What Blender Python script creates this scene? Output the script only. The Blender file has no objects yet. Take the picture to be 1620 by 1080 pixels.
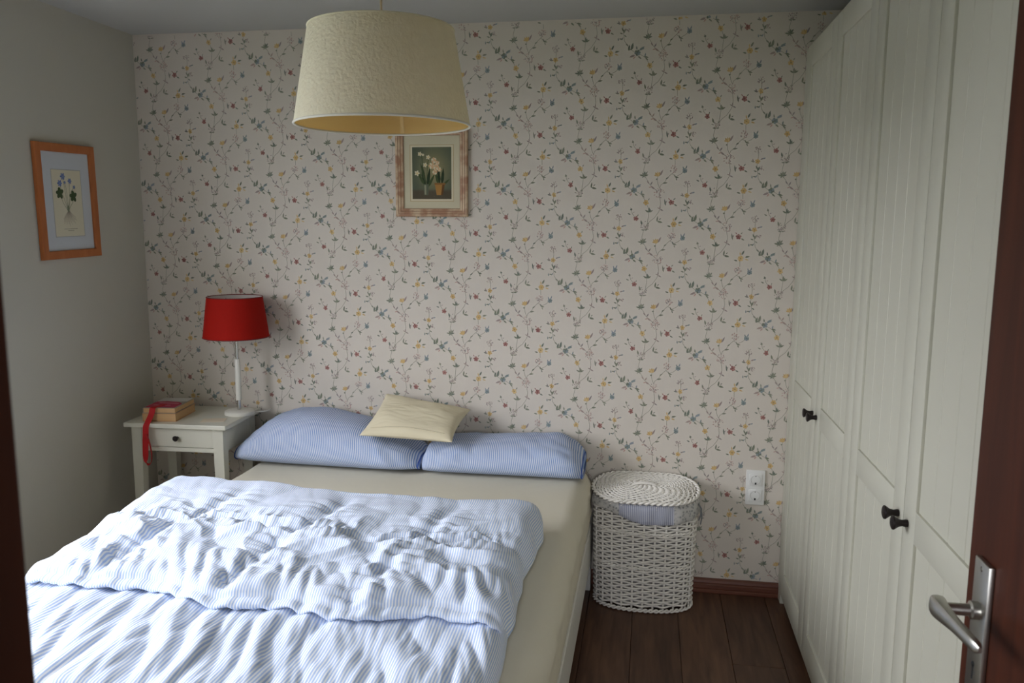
import bpy, bmesh, math, random
import numpy as np
from mathutils import Vector, Matrix, Euler

scene = bpy.context.scene
COL = scene.collection
PI = math.pi

# ------------------------------------------------------------------ camera
cam_d = bpy.data.cameras.new('camera')
cam = bpy.data.objects.new('camera', cam_d)
COL.objects.link(cam)
scene.camera = cam
F_PX = 1298.9
YAW, PIT, ROL = 0.1651, 0.1425, 0.0052
CAM = Vector((2.4029, -3.6343, 1.651))
cy_, sy_, cp_, sp_ = math.cos(YAW), math.sin(YAW), math.cos(PIT), math.sin(PIT)
right = Vector((cy_, sy_, 0)); fwd = Vector((-sy_*cp_, cy_*cp_, -sp_)); up = right.cross(fwd)
r2 = right*math.cos(ROL)+up*math.sin(ROL); u2 = up*math.cos(ROL)-right*math.sin(ROL)
cam.matrix_world = Matrix(((r2.x, u2.x, -fwd.x, CAM.x), (r2.y, u2.y, -fwd.y, CAM.y), (r2.z, u2.z, -fwd.z, CAM.z), (0, 0, 0, 1)))
cam_d.sensor_fit = 'HORIZONTAL'; cam_d.sensor_width = 22.2
cam_d.lens = F_PX/1620*22.2
cam_d.clip_start = 0.02; cam_d.clip_end = 200
cam_d.dof.use_dof = True; cam_d.dof.focus_distance = 2.75; cam_d.dof.aperture_fstop = 5.0

# ------------------------------------------------------------------ sky, exposure
world = bpy.data.worlds.new('overcast_sky'); scene.world = world; world.use_nodes = True
wn = world.node_tree.nodes; wl = world.node_tree.links
bg = wn['Background']
bg.inputs['Color'].default_value = (0.91, 0.93, 1.0, 1)
# overcast sky: the zenith three times as bright as the horizon
tcw = wn.new('ShaderNodeTexCoord'); sxw = wn.new('ShaderNodeSeparateXYZ'); mrw = wn.new('ShaderNodeMapRange')
wl.new(tcw.outputs['Generated'], sxw.inputs[0]); wl.new(sxw.outputs['Z'], mrw.inputs['Value'])
SKY = 25.0
mrw.inputs['To Min'].default_value = SKY/3; mrw.inputs['To Max'].default_value = SKY
wl.new(mrw.outputs[0], bg.inputs['Strength'])
scene.view_settings.view_transform = 'Standard'
scene.view_settings.look = 'None'
scene.view_settings.gamma = 1
scene.view_settings.use_curve_mapping = False
scene.view_settings.exposure = 0.0
scene.cycles.use_denoising = True
scene.cycles.adaptive_threshold = 0.02
scene.cycles.max_bounces = 7
scene.cycles.diffuse_bounces = 5
scene.cycles.glossy_bounces = 3
scene.cycles.transmission_bounces = 4
scene.cycles.transparent_max_bounces = 4
scene.cycles.sample_clamp_indirect = 8.0
scene.cycles.caustics_reflective = False
scene.cycles.caustics_refractive = False

# window opening in the left wall (beyond the left edge of the photograph)
WY0, WY1, WZ0, WZ1 = -3.05, -1.15, 0.95, 2.30
pl = bpy.data.lights.new('window_portal', 'AREA'); pl.shape = 'RECTANGLE'
pl.size = WY1-WY0; pl.size_y = WZ1-WZ0
pl.cycles.is_portal = True
po = bpy.data.objects.new('window_portal', pl); COL.objects.link(po)
po.matrix_world = Matrix.Translation((-0.30, (WY0+WY1)/2, (WZ0+WZ1)/2)) @ Matrix(((0, 0, -1, 0), (1, 0, 0, 0), (0, -1, 0, 0), (0, 0, 0, 1)))

# window at the end of the hall, behind the photographer
HX0, HX1, HZ0, HZ1, HYB = 1.85, 3.05, 0.95, 2.10, -5.0
pl2 = bpy.data.lights.new('hall_window_portal', 'AREA'); pl2.shape = 'RECTANGLE'
pl2.size = HX1-HX0; pl2.size_y = HZ1-HZ0
pl2.cycles.is_portal = True
po2 = bpy.data.objects.new('hall_window_portal', pl2); COL.objects.link(po2)
po2.matrix_world = Matrix.Translation(((HX0+HX1)/2, HYB-0.12, (HZ0+HZ1)/2)) @ Matrix(((1, 0, 0, 0), (0, 0, -1, 0), (0, 1, 0, 0), (0, 0, 0, 1)))

# ------------------------------------------------------------------ helpers
def s2l(c):
    return tuple(((v/255)/12.92 if v/255 <= 0.04045 else ((v/255+0.055)/1.055)**2.4) for v in c)

def mat(name, color, rough=0.6, metal=0.0, noise=None, bump=None, spec=0.5, sheen=0.0, translucent=0.0):
    """color linear rgb; noise=(scale, amount) colour mottling; bump=(scale, strength, distance)"""
    m = bpy.data.materials.new(name); m.use_nodes = True
    nt = m.node_tree; n = nt.nodes; l = nt.links
    b = n['Principled BSDF']
    b.inputs['Base Color'].default_value = (*color, 1)
    b.inputs['Roughness'].default_value = rough
    b.inputs['Metallic'].default_value = metal
    b.inputs['Specular IOR Level'].default_value = spec
    if sheen: b.inputs['Sheen Weight'].default_value = sheen
    tc = n.new('ShaderNodeTexCoord')
    if noise:
        tx = n.new('ShaderNodeTexNoise'); tx.inputs['Scale'].default_value = noise[0]; tx.inputs['Detail'].default_value = 4
        l.new(tc.outputs['Object'], tx.inputs['Vector'])
        mx = n.new('ShaderNodeMix'); mx.data_type = 'RGBA'
        a = noise[1]
        mx.inputs[6].default_value = (*[v*(1-a) for v in color], 1)
        mx.inputs[7].default_value = (*[min(1, v*(1+a)) for v in color], 1)
        l.new(tx.outputs['Fac'], mx.inputs[0]); l.new(mx.outputs[2], b.inputs['Base Color'])
    if bump:
        tb = n.new('ShaderNodeTexNoise'); tb.inputs['Scale'].default_value = bump[0]; tb.inputs['Detail'].default_value = 5
        l.new(tc.outputs['Object'], tb.inputs['Vector'])
        bp = n.new('ShaderNodeBump'); bp.inputs['Strength'].default_value = bump[1]; bp.inputs['Distance'].default_value = bump[2]
        l.new(tb.outputs['Fac'], bp.inputs['Height']); l.new(bp.outputs['Normal'], b.inputs['Normal'])
    if translucent:
        t = n.new('ShaderNodeBsdfTranslucent'); t.inputs['Color'].default_value = (*color, 1)
        ms = n.new('ShaderNodeMixShader'); ms.inputs[0].default_value = translucent
        l.new(b.outputs[0], ms.inputs[1]); l.new(t.outputs[0], ms.inputs[2])
        l.new(ms.outputs[0], n['Material Output'].inputs['Surface'])
    return m

def mat_wood(name, c1, c2, rough=0.4, scale=(1, 1, 1), spec=0.5, bump=0.1):
    m = bpy.data.materials.new(name); m.use_nodes = True
    nt = m.node_tree; n = nt.nodes; l = nt.links; b = n['Principled BSDF']
    tc = n.new('ShaderNodeTexCoord'); mp = n.new('ShaderNodeMapping'); mp.inputs['Scale'].default_value = scale
    oi = n.new('ShaderNodeObjectInfo')
    va = n.new('ShaderNodeVectorMath'); va.operation = 'MULTIPLY_ADD'; va.inputs[1].default_value = (17, 9, 5)
    l.new(oi.outputs['Random'], va.inputs[0]); l.new(tc.outputs['Object'], va.inputs[2])
    l.new(va.outputs[0], mp.inputs['Vector'])
    tx = n.new('ShaderNodeTexNoise'); tx.inputs['Scale'].default_value = 4; tx.inputs['Detail'].default_value = 8; tx.inputs['Distortion'].default_value = 0.6
    l.new(mp.outputs[0], tx.inputs['Vector'])
    cr = n.new('ShaderNodeValToRGB'); cr.color_ramp.elements[0].position = 0.3; cr.color_ramp.elements[1].position = 0.72
    cr.color_ramp.elements[0].color = (*c1, 1); cr.color_ramp.elements[1].color = (*c2, 1)
    l.new(tx.outputs['Fac'], cr.inputs[0])
    hs = n.new('ShaderNodeHueSaturation')
    mr = n.new('ShaderNodeMapRange'); mr.inputs[3].default_value = 0.82; mr.inputs[4].default_value = 1.15
    l.new(oi.outputs['Random'], mr.inputs[0]); l.new(mr.outputs[0], hs.inputs['Value'])
    l.new(cr.outputs[0], hs.inputs['Color']); l.new(hs.outputs[0], b.inputs['Base Color'])
    b.inputs['Roughness'].default_value = rough; b.inputs['Specular IOR Level'].default_value = spec
    bp = n.new('ShaderNodeBump'); bp.inputs['Strength'].default_value = bump; bp.inputs['Distance'].default_value = 0.002
    l.new(tx.outputs['Fac'], bp.inputs['Height']); l.new(bp.outputs['Normal'], b.inputs['Normal'])
    return m

def mat_stripe(name, white, blue, period=0.0105, duty=0.5, rough=0.85):
    """woven ticking: stripes along the cloth's length, from its UV map (metres)"""
    m = bpy.data.materials.new(name); m.use_nodes = True
    nt = m.node_tree; n = nt.nodes; l = nt.links; b = n['Principled BSDF']
    uv = n.new('ShaderNodeUVMap'); uv.uv_map = 'UVMap'
    sx = n.new('ShaderNodeSeparateXYZ'); l.new(uv.outputs[0], sx.inputs[0])
    mu = n.new('ShaderNodeMath'); mu.operation = 'MULTIPLY'; mu.inputs[1].default_value = 2*PI/period; l.new(sx.outputs[0], mu.inputs[0])
    si = n.new('ShaderNodeMath'); si.operation = 'SINE'; l.new(mu.outputs[0], si.inputs[0])
    mr = n.new('ShaderNodeMapRange'); mr.interpolation_type = 'SMOOTHSTEP'
    off = (0.5-duty)*2
    mr.inputs[1].default_value = off-0.35; mr.inputs[2].default_value = off+0.35
    l.new(si.outputs[0], mr.inputs[0])
    mx = n.new('ShaderNodeMix'); mx.data_type = 'RGBA'; mx.inputs[6].default_value = (*white, 1); mx.inputs[7].default_value = (*blue, 1)
    l.new(mr.outputs[0], mx.inputs[0]); l.new(mx.outputs[2], b.inputs['Base Color'])
    b.inputs['Roughness'].default_value = rough; b.inputs['Specular IOR Level'].default_value = 0.15
    tc = n.new('ShaderNodeTexCoord')
    tb = n.new('ShaderNodeTexNoise'); tb.inputs['Scale'].default_value = 60; tb.inputs['Detail'].default_value = 4
    l.new(tc.outputs['Object'], tb.inputs['Vector'])
    bp = n.new('ShaderNodeBump'); bp.inputs['Strength'].default_value = 0.25; bp.inputs['Distance'].default_value = 0.003
    l.new(tb.outputs['Fac'], bp.inputs['Height']); l.new(bp.outputs['Normal'], b.inputs['Normal'])
    return m

def mat_print(name, rough=0.7):
    m = bpy.data.materials.new(name); m.use_nodes = True
    n = m.node_tree.nodes; l = m.node_tree.links
    a = n.new('ShaderNodeAttribute'); a.attribute_name = 'Col'
    l.new(a.outputs['Color'], n['Principled BSDF'].inputs['Base Color'])
    n['Principled BSDF'].inputs['Roughness'].default_value = rough
    n['Principled BSDF'].inputs['Specular IOR Level'].default_value = 0.2
    return m

class MB:
    """collects shapes into one mesh"""
    def __init__(s): s.v = []; s.f = []; s.uv = None; s.col = []
    def add(s, vs, fs):
        o = len(s.v); s.v.extend([tuple(p) for p in vs]); s.f.extend([tuple(i+o for i in f) for f in fs])
    def box(s, x0, x1, y0, y1, z0, z1, bev=0.0, seg=2, M=None):
        if x0 > x1: x0, x1 = x1, x0
        if y0 > y1: y0, y1 = y1, y0
        if z0 > z1: z0, z1 = z1, z0
        bm = bmesh.new(); bmesh.ops.create_cube(bm, size=1)
        for v in bm.verts:
            v.co = Vector(((x0+x1)/2+v.co.x*(x1-x0), (y0+y1)/2+v.co.y*(y1-y0), (z0+z1)/2+v.co.z*(z1-z0)))
        if bev > 0:
            bmesh.ops.bevel(bm, geom=bm.edges[:], offset=bev, segments=seg, affect='EDGES', profile=0.5)
        s.bm(bm, M); return s
    def bm(s, bm, M=None):
        bm.verts.ensure_lookup_table(); bm.verts.index_update()
        s.add([(M @ v.co) if M else v.co for v in bm.verts], [[v.index for v in f.verts] for f in bm.faces]); bm.free()
    def taper(s, x0, x1, y0, y1, z0, z1, k, ax=0.5, ay=0.5):
        """box whose bottom (z0) shrinks by k towards (ax,ay)"""
        cx = x0+(x1-x0)*ax; cyy = y0+(y1-y0)*ay
        q = lambda x, y: (cx+(x-cx)*k, cyy+(y-cyy)*k)
        a = [(*q(x, y), z0) for x, y in ((x0, y0), (x1, y0), (x1, y1), (x0, y1))]
        b = [(x, y, z1) for x, y in ((x0, y0), (x1, y0), (x1, y1), (x0, y1))]
        s.add(a+b, [(3, 2, 1, 0), (4, 5, 6, 7), (0, 1, 5, 4), (1, 2, 6, 5), (2, 3, 7, 6), (3, 0, 4, 7)]); return s
    def lathe(s, prof, seg=48, c=(0, 0, 0), axis='z', cap=False):
        vs = []; fs = []; n = len(prof)
        for r, h in prof:
            for k in range(seg):
                a = 2*PI*k/seg; x, y = r*math.cos(a), r*math.sin(a)
                if axis == 'z': p = (c[0]+x, c[1]+y, c[2]+h)
                elif axis == 'x': p = (c[0]+h, c[1]+x, c[2]+y)
                else: p = (c[0]+x, c[1]+h, c[2]+y)
                vs.append(p)
        flip = (axis == 'y')
        for i in range(n-1):
            for k in range(seg):
                q = (i*seg+k, i*seg+(k+1) % seg, (i+1)*seg+(k+1) % seg, (i+1)*seg+k)
                fs.append(q[::-1] if flip else q)
        if cap:
            fs.append(tuple(range(seg))[::-1]); fs.append(tuple((n-1)*seg+k for k in range(seg)))
        s.add(vs, fs); return s
    def tube(s, pts, r, seg=6, closed=False, flat=None):
        """pts polyline; r radius or list; flat=(w,h) makes an elliptical section with w along the up-ish axis"""
        P = [Vector(p) for p in pts]; n = len(P); vs = []; fs = []
        prev = None
        for i in range(n):
            if closed: t = P[(i+1) % n]-P[i-1]
            else: t = P[min(i+1, n-1)]-P[max(i-1, 0)]
            if t.length < 1e-9: t = Vector((0, 0, 1))
            t.normalize()
            if prev is None:
                a = Vector((0, 0, 1)) if abs(t.z) < 0.9 else Vector((1, 0, 0))
                nx = (a-t*a.dot(t)).normalized()
            else:
                nx = prev-t*prev.dot(t); nx.normalize()
            prev = nx; ny = t.cross(nx)
            rr = r[i] if isinstance(r, (list, tuple)) else r
            for k in range(seg):
                a = 2*PI*k/seg
                w, h = (rr, rr) if not flat else flat
                vs.append(P[i]+nx*(math.cos(a)*w)+ny*(math.sin(a)*h))
        for i in range(n if closed else n-1):
            for k in range(seg):
                fs.append((i*seg+k, i*seg+(k+1) % seg, ((i+1) % n)*seg+(k+1) % seg, ((i+1) % n)*seg+k))
        if not closed:
            fs.append(tuple(range(seg))[::-1]); fs.append(tuple((n-1)*seg+k for k in range(seg)))
        s.add(vs, fs); return s
    def mesh(s, name, m=None, smooth=False, angle=None):
        me = bpy.data.meshes.new(name); me.from_pydata(s.v, [], s.f); me.update()
        if m: me.materials.append(m)
        if smooth: me.polygons.foreach_set('use_smooth', [True]*len(me.polygons))
        if angle is not None:
            me.set_sharp_from_angle(angle=angle)
        return me
    def build(s, name, m=None, parent=None, smooth=False, angle=None):
        o = bpy.data.objects.new(name, s.mesh(name, m, smooth, angle)); COL.objects.link(o)
        if parent: o.parent = parent
        return o

def tag(o, label=None, cat=None, group=None, kind=None):
    if label: o['label'] = label
    if cat: o['category'] = cat
    if group: o['group'] = group
    if kind: o['kind'] = kind
    return o

def empty(name, loc=(0, 0, 0), rz=0):
    o = bpy.data.objects.new(name, None); COL.objects.link(o)
    o.location = loc; o.rotation_euler = (0, 0, rz); o.empty_display_size = 0.1
    return o

def link(name, me, parent=None, loc=None, rot=None):
    o = bpy.data.objects.new(name, me); COL.objects.link(o)
    if parent: o.parent = parent
    if loc: o.location = loc
    if rot: o.rotation_euler = rot
    return o

SM = math.radians(35)
rng = np.random.default_rng(7)
_perm = rng.permutation(512)
_ga = rng.uniform(0, 2*PI, 512)
def gnoise(x, y, seed=0):
    x = np.asarray(x, float); y = np.asarray(y, float)
    xi = np.floor(x).astype(int); yi = np.floor(y).astype(int); xf = x-xi; yf = y-yi
    u = xf**3*(xf*(xf*6-15)+10); v = yf**3*(yf*(yf*6-15)+10)
    def g(i, j, dx, dy):
        h = _perm[(_perm[(i+seed*37) % 512]+j) % 512]; a = _ga[h]
        return np.cos(a)*dx+np.sin(a)*dy
    n00 = g(xi, yi, xf, yf); n10 = g(xi+1, yi, xf-1, yf); n01 = g(xi, yi+1, xf, yf-1); n11 = g(xi+1, yi+1, xf-1, yf-1)
    return (n00*(1-u)+n10*u)*(1-v)+(n01*(1-u)+n11*u)*v
def billow(x, y, seed=0): return np.abs(gnoise(x, y, seed))*2
def ridge(x, y, seed=0): return np.clip(1-2.4*np.abs(gnoise(x, y, seed)), 0, 1)**2.5
def sstep(a, b, x):
    t = np.clip((x-a)/(b-a), 0, 1); return t*t*(3-2*t)

def grid_mesh(name, X, Y, Z, m, uv=None, parent=None, wrap_rows=False):
    """X,Y,Z arrays (rows, cols) -> smooth quad grid; wrap_rows closes the rows into a loop"""
    R, C = X.shape
    me = bpy.data.meshes.new(name)
    V = np.stack([X, Y, Z], -1).reshape(-1, 3)
    rr = np.arange(R if wrap_rows else R-1); cc = np.arange(C-1)
    I, J = np.meshgrid(rr, cc, indexing='ij'); I2 = (I+1) % R
    Fq = np.stack([I*C+J, I*C+J+1, I2*C+J+1, I2*C+J], -1).reshape(-1, 4)
    me.from_pydata(V.tolist(), [], Fq.tolist()); me.update()
    if uv is not None:
        lay = me.uv_layers.new(name='UVMap')
        UV = np.stack(uv, -1).reshape(-1, 2)
        lay.data.foreach_set('uv', UV[Fq.reshape(-1)].astype(np.float32).reshape(-1))
    me.polygons.foreach_set('use_smooth', [True]*len(me.polygons))
    me.materials.append(m)
    o = bpy.data.objects.new(name, me); COL.objects.link(o)
    if parent: o.parent = parent
    return o

# ------------------------------------------------------------------ room dimensions
W = 3.0065            # wardrobe fronts
XR = 3.63             # right wall
H = 2.51
YF = -3.19            # inner face of the wall with the door
DX0, DX1, DH = 2.013, 2.905, 2.03    # door opening

# ------------------------------------------------------------------ materials
M_wall = mat('painted_plaster', s2l((192, 189, 177)), 0.9, bump=(160, 0.15, 0.002), spec=0.2)
M_ceil = mat('ceiling_paint', s2l((186, 186, 182)), 0.95, spec=0.1)
M_paper = mat('wallpaper_ground', s2l((214, 206, 195)), 0.8, bump=(400, 0.1, 0.001), spec=0.2)
M_print = mat_print('printed_ink')
M_plank = mat_wood('dark_laminate', s2l((74, 50, 38)), s2l((112, 80, 60)), 0.42, (9, 0.9, 9), spec=0.35)
M_gap = mat('floor_underlay', s2l((24, 17, 13)), 0.9)
M_base = mat_wood('reddish_skirting', s2l((92, 52, 38)), s2l((120, 72, 54)), 0.4, (0.8, 9, 9))
M_mahog = mat_wood('mahogany_door', s2l((54, 24, 13)), s2l((70, 33, 19)), 0.5, (7, 7, 0.6), bump=0.05, spec=0.15)
M_steel = mat('brushed_nickel', (0.50, 0.49, 0.45), 0.32, 1.0, bump=(300, 0.05, 0.001))
M_dark = mat('black_recess', (0.006, 0.006, 0.006), 0.8)
M_white = mat('white_lacquer', s2l((226, 225, 214)), 0.45, noise=(3, 0.01))
M_ward = mat('cream_white_foil', s2l((198, 197, 182)), 0.42, noise=(2, 0.012), spec=0.4)
M_knob = mat('dark_bronze', s2l((40, 33, 32)), 0.42, 0.6)

# ------------------------------------------------------------------ floor, ceiling, walls
fl = MB().box(0, XR, YF, 0, -0.12, -0.012).build('floor', M_gap)
tag(fl, 'dark brown laminate floor between the bed and the wardrobe', 'floor', kind='structure')
PW, PL = 0.193, 1.285
pm_full = MB().box(-PW/2+0.0006, PW/2-0.0006, -PL/2+0.0006, PL/2-0.0006, -0.012, 0, 0.0016, 1).mesh('plank', M_plank)
i = 0; x = 0.055-PW
while x < XR:
    x0, x1 = max(x, 0), min(x+PW, XR)
    off = (0.0, 0.43, 0.86, 0.2, 0.64)[i % 5]
    y = YF-off
    while y < 0:
        y0, y1 = max(y, YF), min(y+PL, 0)
        if x1-x0 > 0.01 and y1-y0 > 0.01:
            if abs(x1-x0-PW) < 1e-6 and abs(y1-y0-PL) < 1e-6: me = pm_full
            else: me = MB().box(-(x1-x0)/2+0.0006, (x1-x0)/2-0.0006, -(y1-y0)/2+0.0006, (y1-y0)/2-0.0006, -0.012, 0, 0.0016, 1).mesh('plank', M_plank)
            link('plank', me, fl, ((x0+x1)/2, (y0+y1)/2, 0))
        y += PL
    x += PW; i += 1

tag(MB().box(-0.3, XR+0.2, YF-0.16, 0.2, H, H+0.15).build('ceiling', M_ceil), 'plain white ceiling above the bedroom', 'ceiling', kind='structure')
wb = MB().box(-0.3, XR+0.2, 0, 0.2, -0.12, H).build('wall_back', M_paper)
tag(wb, 'wall papered with small trailing flowers behind the bed', 'wall', kind='structure')
m_ = MB()
m_.box(-0.3, 0, YF-0.16, WY0, -0.12, H); m_.box(-0.3, 0, WY1, 0, -0.12, H)
m_.box(-0.3, 0, WY0, WY1, -0.12, WZ0); m_.box(-0.3, 0, WY0, WY1, WZ1, H)
tag(m_.build('wall_left', M_wall), 'plain off-white wall with the orange framed print', 'wall', kind='structure')
tag(MB().box(XR, XR+0.2, YF-0.16, 0, -0.12, H).build('wall_right', M_wall), 'plain wall behind the wardrobe', 'wall', kind='structure')
m_ = MB()
m_.box(0, DX0-0.03, YF-0.16, YF, -0.12, H); m_.box(DX1+0.03, XR, YF-0.16, YF, -0.12, H); m_.box(DX0-0.03, DX1+0.03, YF-0.16, YF, DH+0.03, H)
tag(m_.build('wall_front', M_wall), 'plain wall with the doorway the room is seen through', 'wall', kind='structure')
# hall behind the doorway
m_ = MB()
m_.box(0.8, 3.9, -5.0, YF-0.16, -0.12, 0.0)
tag(m_.build('floor_hall', M_plank), 'dark hall floor outside the doorway', 'floor', kind='structure')
m_ = MB(); m_.box(0.7, 0.8, -5.0, YF-0.16, -0.12, H); m_.box(3.9, 4.0, -5.0, YF-0.16, -0.12, H); m_.box(0.7, HX0, -5.1, HYB, -0.12, H); m_.box(HX1, 4.0, -5.1, HYB, -0.12, H); m_.box(HX0, HX1, -5.1, HYB, -0.12, HZ0); m_.box(HX0, HX1, -5.1, HYB, HZ1, H)
tag(m_.build('wall_hall', M_wall), 'plain hall walls outside the doorway', 'wall', kind='structure')
tag(MB().box(0.7, 4.0, -5.1, YF-0.16, H, H+0.15).build('ceiling_hall', M_ceil), 'plain hall ceiling outside the doorway', 'ceiling', kind='structure')

# lawn outside the window
tag(MB().box(-40, 30, -40, 30, -0.72, -0.62).build('ground_outside', mat('dark_lawn', s2l((62, 66, 50)), 0.95, noise=(2, 0.2))), 'dark lawn outside the window', 'lawn', kind='structure')

# baseboards with two milled beads
def baseboard(name, length, M, label):
    prof = [(0, 0), (0.014, 0), (0.0155, 0.004), (0.0155, 0.014), (0.013, 0.017), (0.0135, 0.020), (0.0155, 0.023), (0.0155, 0.038), (0.0125, 0.042), (0.0125, 0.046), (0.0145, 0.049), (0.0125, 0.060), (0.008, 0.066), (0, 0.067)]
    vs = [(0, -d, z) for d, z in prof]+[(length, -d, z) for d, z in prof]; n = len(prof)
    fs = [(k+1, k, n+k, n+k+1) for k in range(n-1)]+[tuple(range(n)), tuple(range(n, 2*n))[::-1]]
    mb = MB(); mb.add([M @ Vector(v) for v in vs], fs)
    tag(mb.build(name, M_base), label, 'baseboard', kind='structure')
baseboard('baseboard_back', XR, Matrix.Identity(4), 'reddish-brown grooved wooden baseboard under the floral wallpaper')
baseboard('baseboard_left', 3.17, Matrix.Rotation(PI/2, 4, 'Z') @ Matrix.Translation((-3.19, 0, 0)), 'reddish-brown grooved wooden baseboard along the plain left wall')

# window (left wall, beyond the frame)
M_winf = mat('window_white', s2l((235, 235, 232)), 0.4)
M_glass = bpy.data.materials.new('window_glass'); M_glass.use_nodes = True
n_ = M_glass.node_tree.nodes; l_ = M_glass.node_tree.links
tr = n_.new('ShaderNodeBsdfTransparent'); gl = n_.new('ShaderNodeBsdfGlossy'); gl.inputs['Roughness'].default_value = 0.02
mxs = n_.new('ShaderNodeMixShader'); mxs.inputs[0].default_value = 0.05
l_.new(tr.outputs[0], mxs.inputs[1]); l_.new(gl.outputs[0], mxs.inputs[2]); l_.new(mxs.outputs[0], n_['Material Output'].inputs['Surface'])
win = tag(empty('window_1', (0, 0, 0)), 'white two-sash window in the plain left wall', 'window', kind='structure')
m_ = MB()
m_.box(-0.20, -0.13, WY0, WY0+0.05, WZ0, WZ1, .004); m_.box(-0.20, -0.13, WY1-0.05, WY1, WZ0, WZ1, .004)
m_.box(-0.20, -0.13, WY0+0.05, WY1-0.05, WZ0, WZ0+0.05, .004); m_.box(-0.20, -0.13, WY0+0.05, WY1-0.05, WZ1-0.05, WZ1, .004)
ym = (WY0+WY1)/2
m_.box(-0.20, -0.13, ym-0.035, ym+0.035, WZ0+0.05, WZ1-0.05, .004)
m_.build('window_frame', M_winf, win)
for a, b in ((WY0+0.05, ym-0.035), (ym+0.035, WY1-0.05)):
    MB().box(-0.170, -0.164, a, b, WZ0+0.05, WZ1-0.05).build('window_pane', M_glass, win)
MB().box(-0.13, 0.05, WY0-0.02, WY1+0.02, WZ0-0.03, WZ0, .005).build('window_sill', M_winf, win)

win2 = tag(empty('window_2', (0, 0, 0)), 'white window at the end of the hall outside the doorway', 'window', kind='structure')
m_ = MB()
m_.box(HX0, HX0+.05, HYB-.08, HYB-.02, HZ0, HZ1, .004); m_.box(HX1-.05, HX1, HYB-.08, HYB-.02, HZ0, HZ1, .004)
m_.box(HX0+.05, HX1-.05, HYB-.08, HYB-.02, HZ0, HZ0+.05, .004); m_.box(HX0+.05, HX1-.05, HYB-.08, HYB-.02, HZ1-.05, HZ1, .004)
m_.build('window_frame', M_winf, win2)
MB().box(HX0+.05, HX1-.05, HYB-.054, HYB-.048, HZ0+.05, HZ1-.05).build('window_pane', M_glass, win2)

# door lining and architrave
m_ = MB()
m_.box(DX0-0.03, DX0, YF-0.17, YF, 0, DH, .002); m_.box(DX1, DX1+0.03, YF-0.17, YF, 0, DH, .002); m_.box(DX0-0.03, DX1+0.03, YF-0.17, YF, DH, DH+0.03, .002)
for y0, y1 in ((YF-0.185, YF-0.16),):
    m_.box(DX0-0.09, DX0-0.01, y0, y1, 0, DH+0.08, .003); m_.box(DX1+0.01, DX1+0.09, y0, y1, 0, DH+0.08, .003); m_.box(DX0-0.01, DX1+0.01, y0, y1, DH+0.01, DH+0.08, .003)
tag(m_.build('trim_1', M_mahog), 'dark mahogany door frame at the left edge of the view', 'door frame', kind='structure')

# ------------------------------------------------------------------ open door leaf with lever handle
DLX, DLY = 2.902, -2.328
door = tag(empty('door_1', (DLX, YF, 0)), 'dark mahogany door standing open in front of the wardrobe', 'door', kind='structure')
def D(o): o.location = (-DLX, -YF, 0); return o
D(MB().box(DLX, DLX+0.04, YF+0.004, DLY, 0.008, DH-0.005, .002).build('leaf', M_mahog, door))
hp = D(MB().box(DLX-0.009, DLX, -2.424, -2.372, 0.93, 1.168, .0022, 2).build('handle_plate', M_steel, door, True, SM))
ny_, nz_ = -2.398, 1.092
m_ = MB()
m_.lathe([(0.0001, -0.046), (0.009, -0.046), (0.009, -0.012), (0.0135, -0.010), (0.0135, 0), (0.0001, 0)][::-1], 20, (DLX-0.009, ny_, nz_), 'x')
# lever grip: a flat bar running back towards the hinges, widest at the elbow
sec = [(-2.385, 0.0125, 0.017), (-2.395, 0.0135, 0.019), (-2.41, 0.0115, 0.0175), (-2.45, 0.0085, 0.0125), (-2.50, 0.0075, 0.0105), (-2.515, 0.0065, 0.0095), (-2.522, 0.003, 0.005)]
vs = []; fs = []
for yy, hx, hz in [(a_, b_*0.85, c_*0.85) for a_, b_, c_ in sec]:
    cx0 = DLX-0.062+0.10*max(0, -2.41-yy)*1.0
    for k in range(12):
        a = 2*PI*k/12
        sx = math.copysign(abs(math.cos(a))**0.6, math.cos(a)); sz = math.copysign(abs(math.sin(a))**0.6, math.sin(a))
        vs.append((cx0+hx*sx, yy, nz_+hz*sz))
for q in range(len(sec)-1):
    for k in range(12): fs.append((q*12+k, q*12+(k+1) % 12, (q+1)*12+(k+1) % 12, (q+1)*12+k))
fs.append(tuple(range(12))[::-1]); fs.append(tuple((len(sec)-1)*12+k for k in range(12)))
m_.add(vs, fs)
D(m_.build('lever_handle', M_steel, door, True, SM))
m_ = MB(); m_.lathe([(0.0001, 0), (0.0045, 0), (0.0045, 0.0012), (0.0001, 0.0012)], 14, (DLX-0.0098, ny_, 1.008), 'x'); m_.box(DLX-0.0098, DLX-0.0088, ny_-0.002, ny_+0.002, 0.985, 1.008)
D(m_.build('keyhole', M_dark, door))
for zz in (0.942, 1.156):
    D(MB().lathe([(0.0001, -0.001), (0.0035, -0.001), (0.0042, 0.0)], 12, (DLX-0.0092, ny_, zz), 'x').build('screw', M_steel, door))
for zz in (0.25, 1.75):
    D(MB().lathe([(0.0001, -0.05), (0.009, -0.05), (0.009, 0.05), (0.0001, 0.05)], 14, (DLX-0.004, YF+0.002, zz)).build('hinge', M_steel, door))

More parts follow.
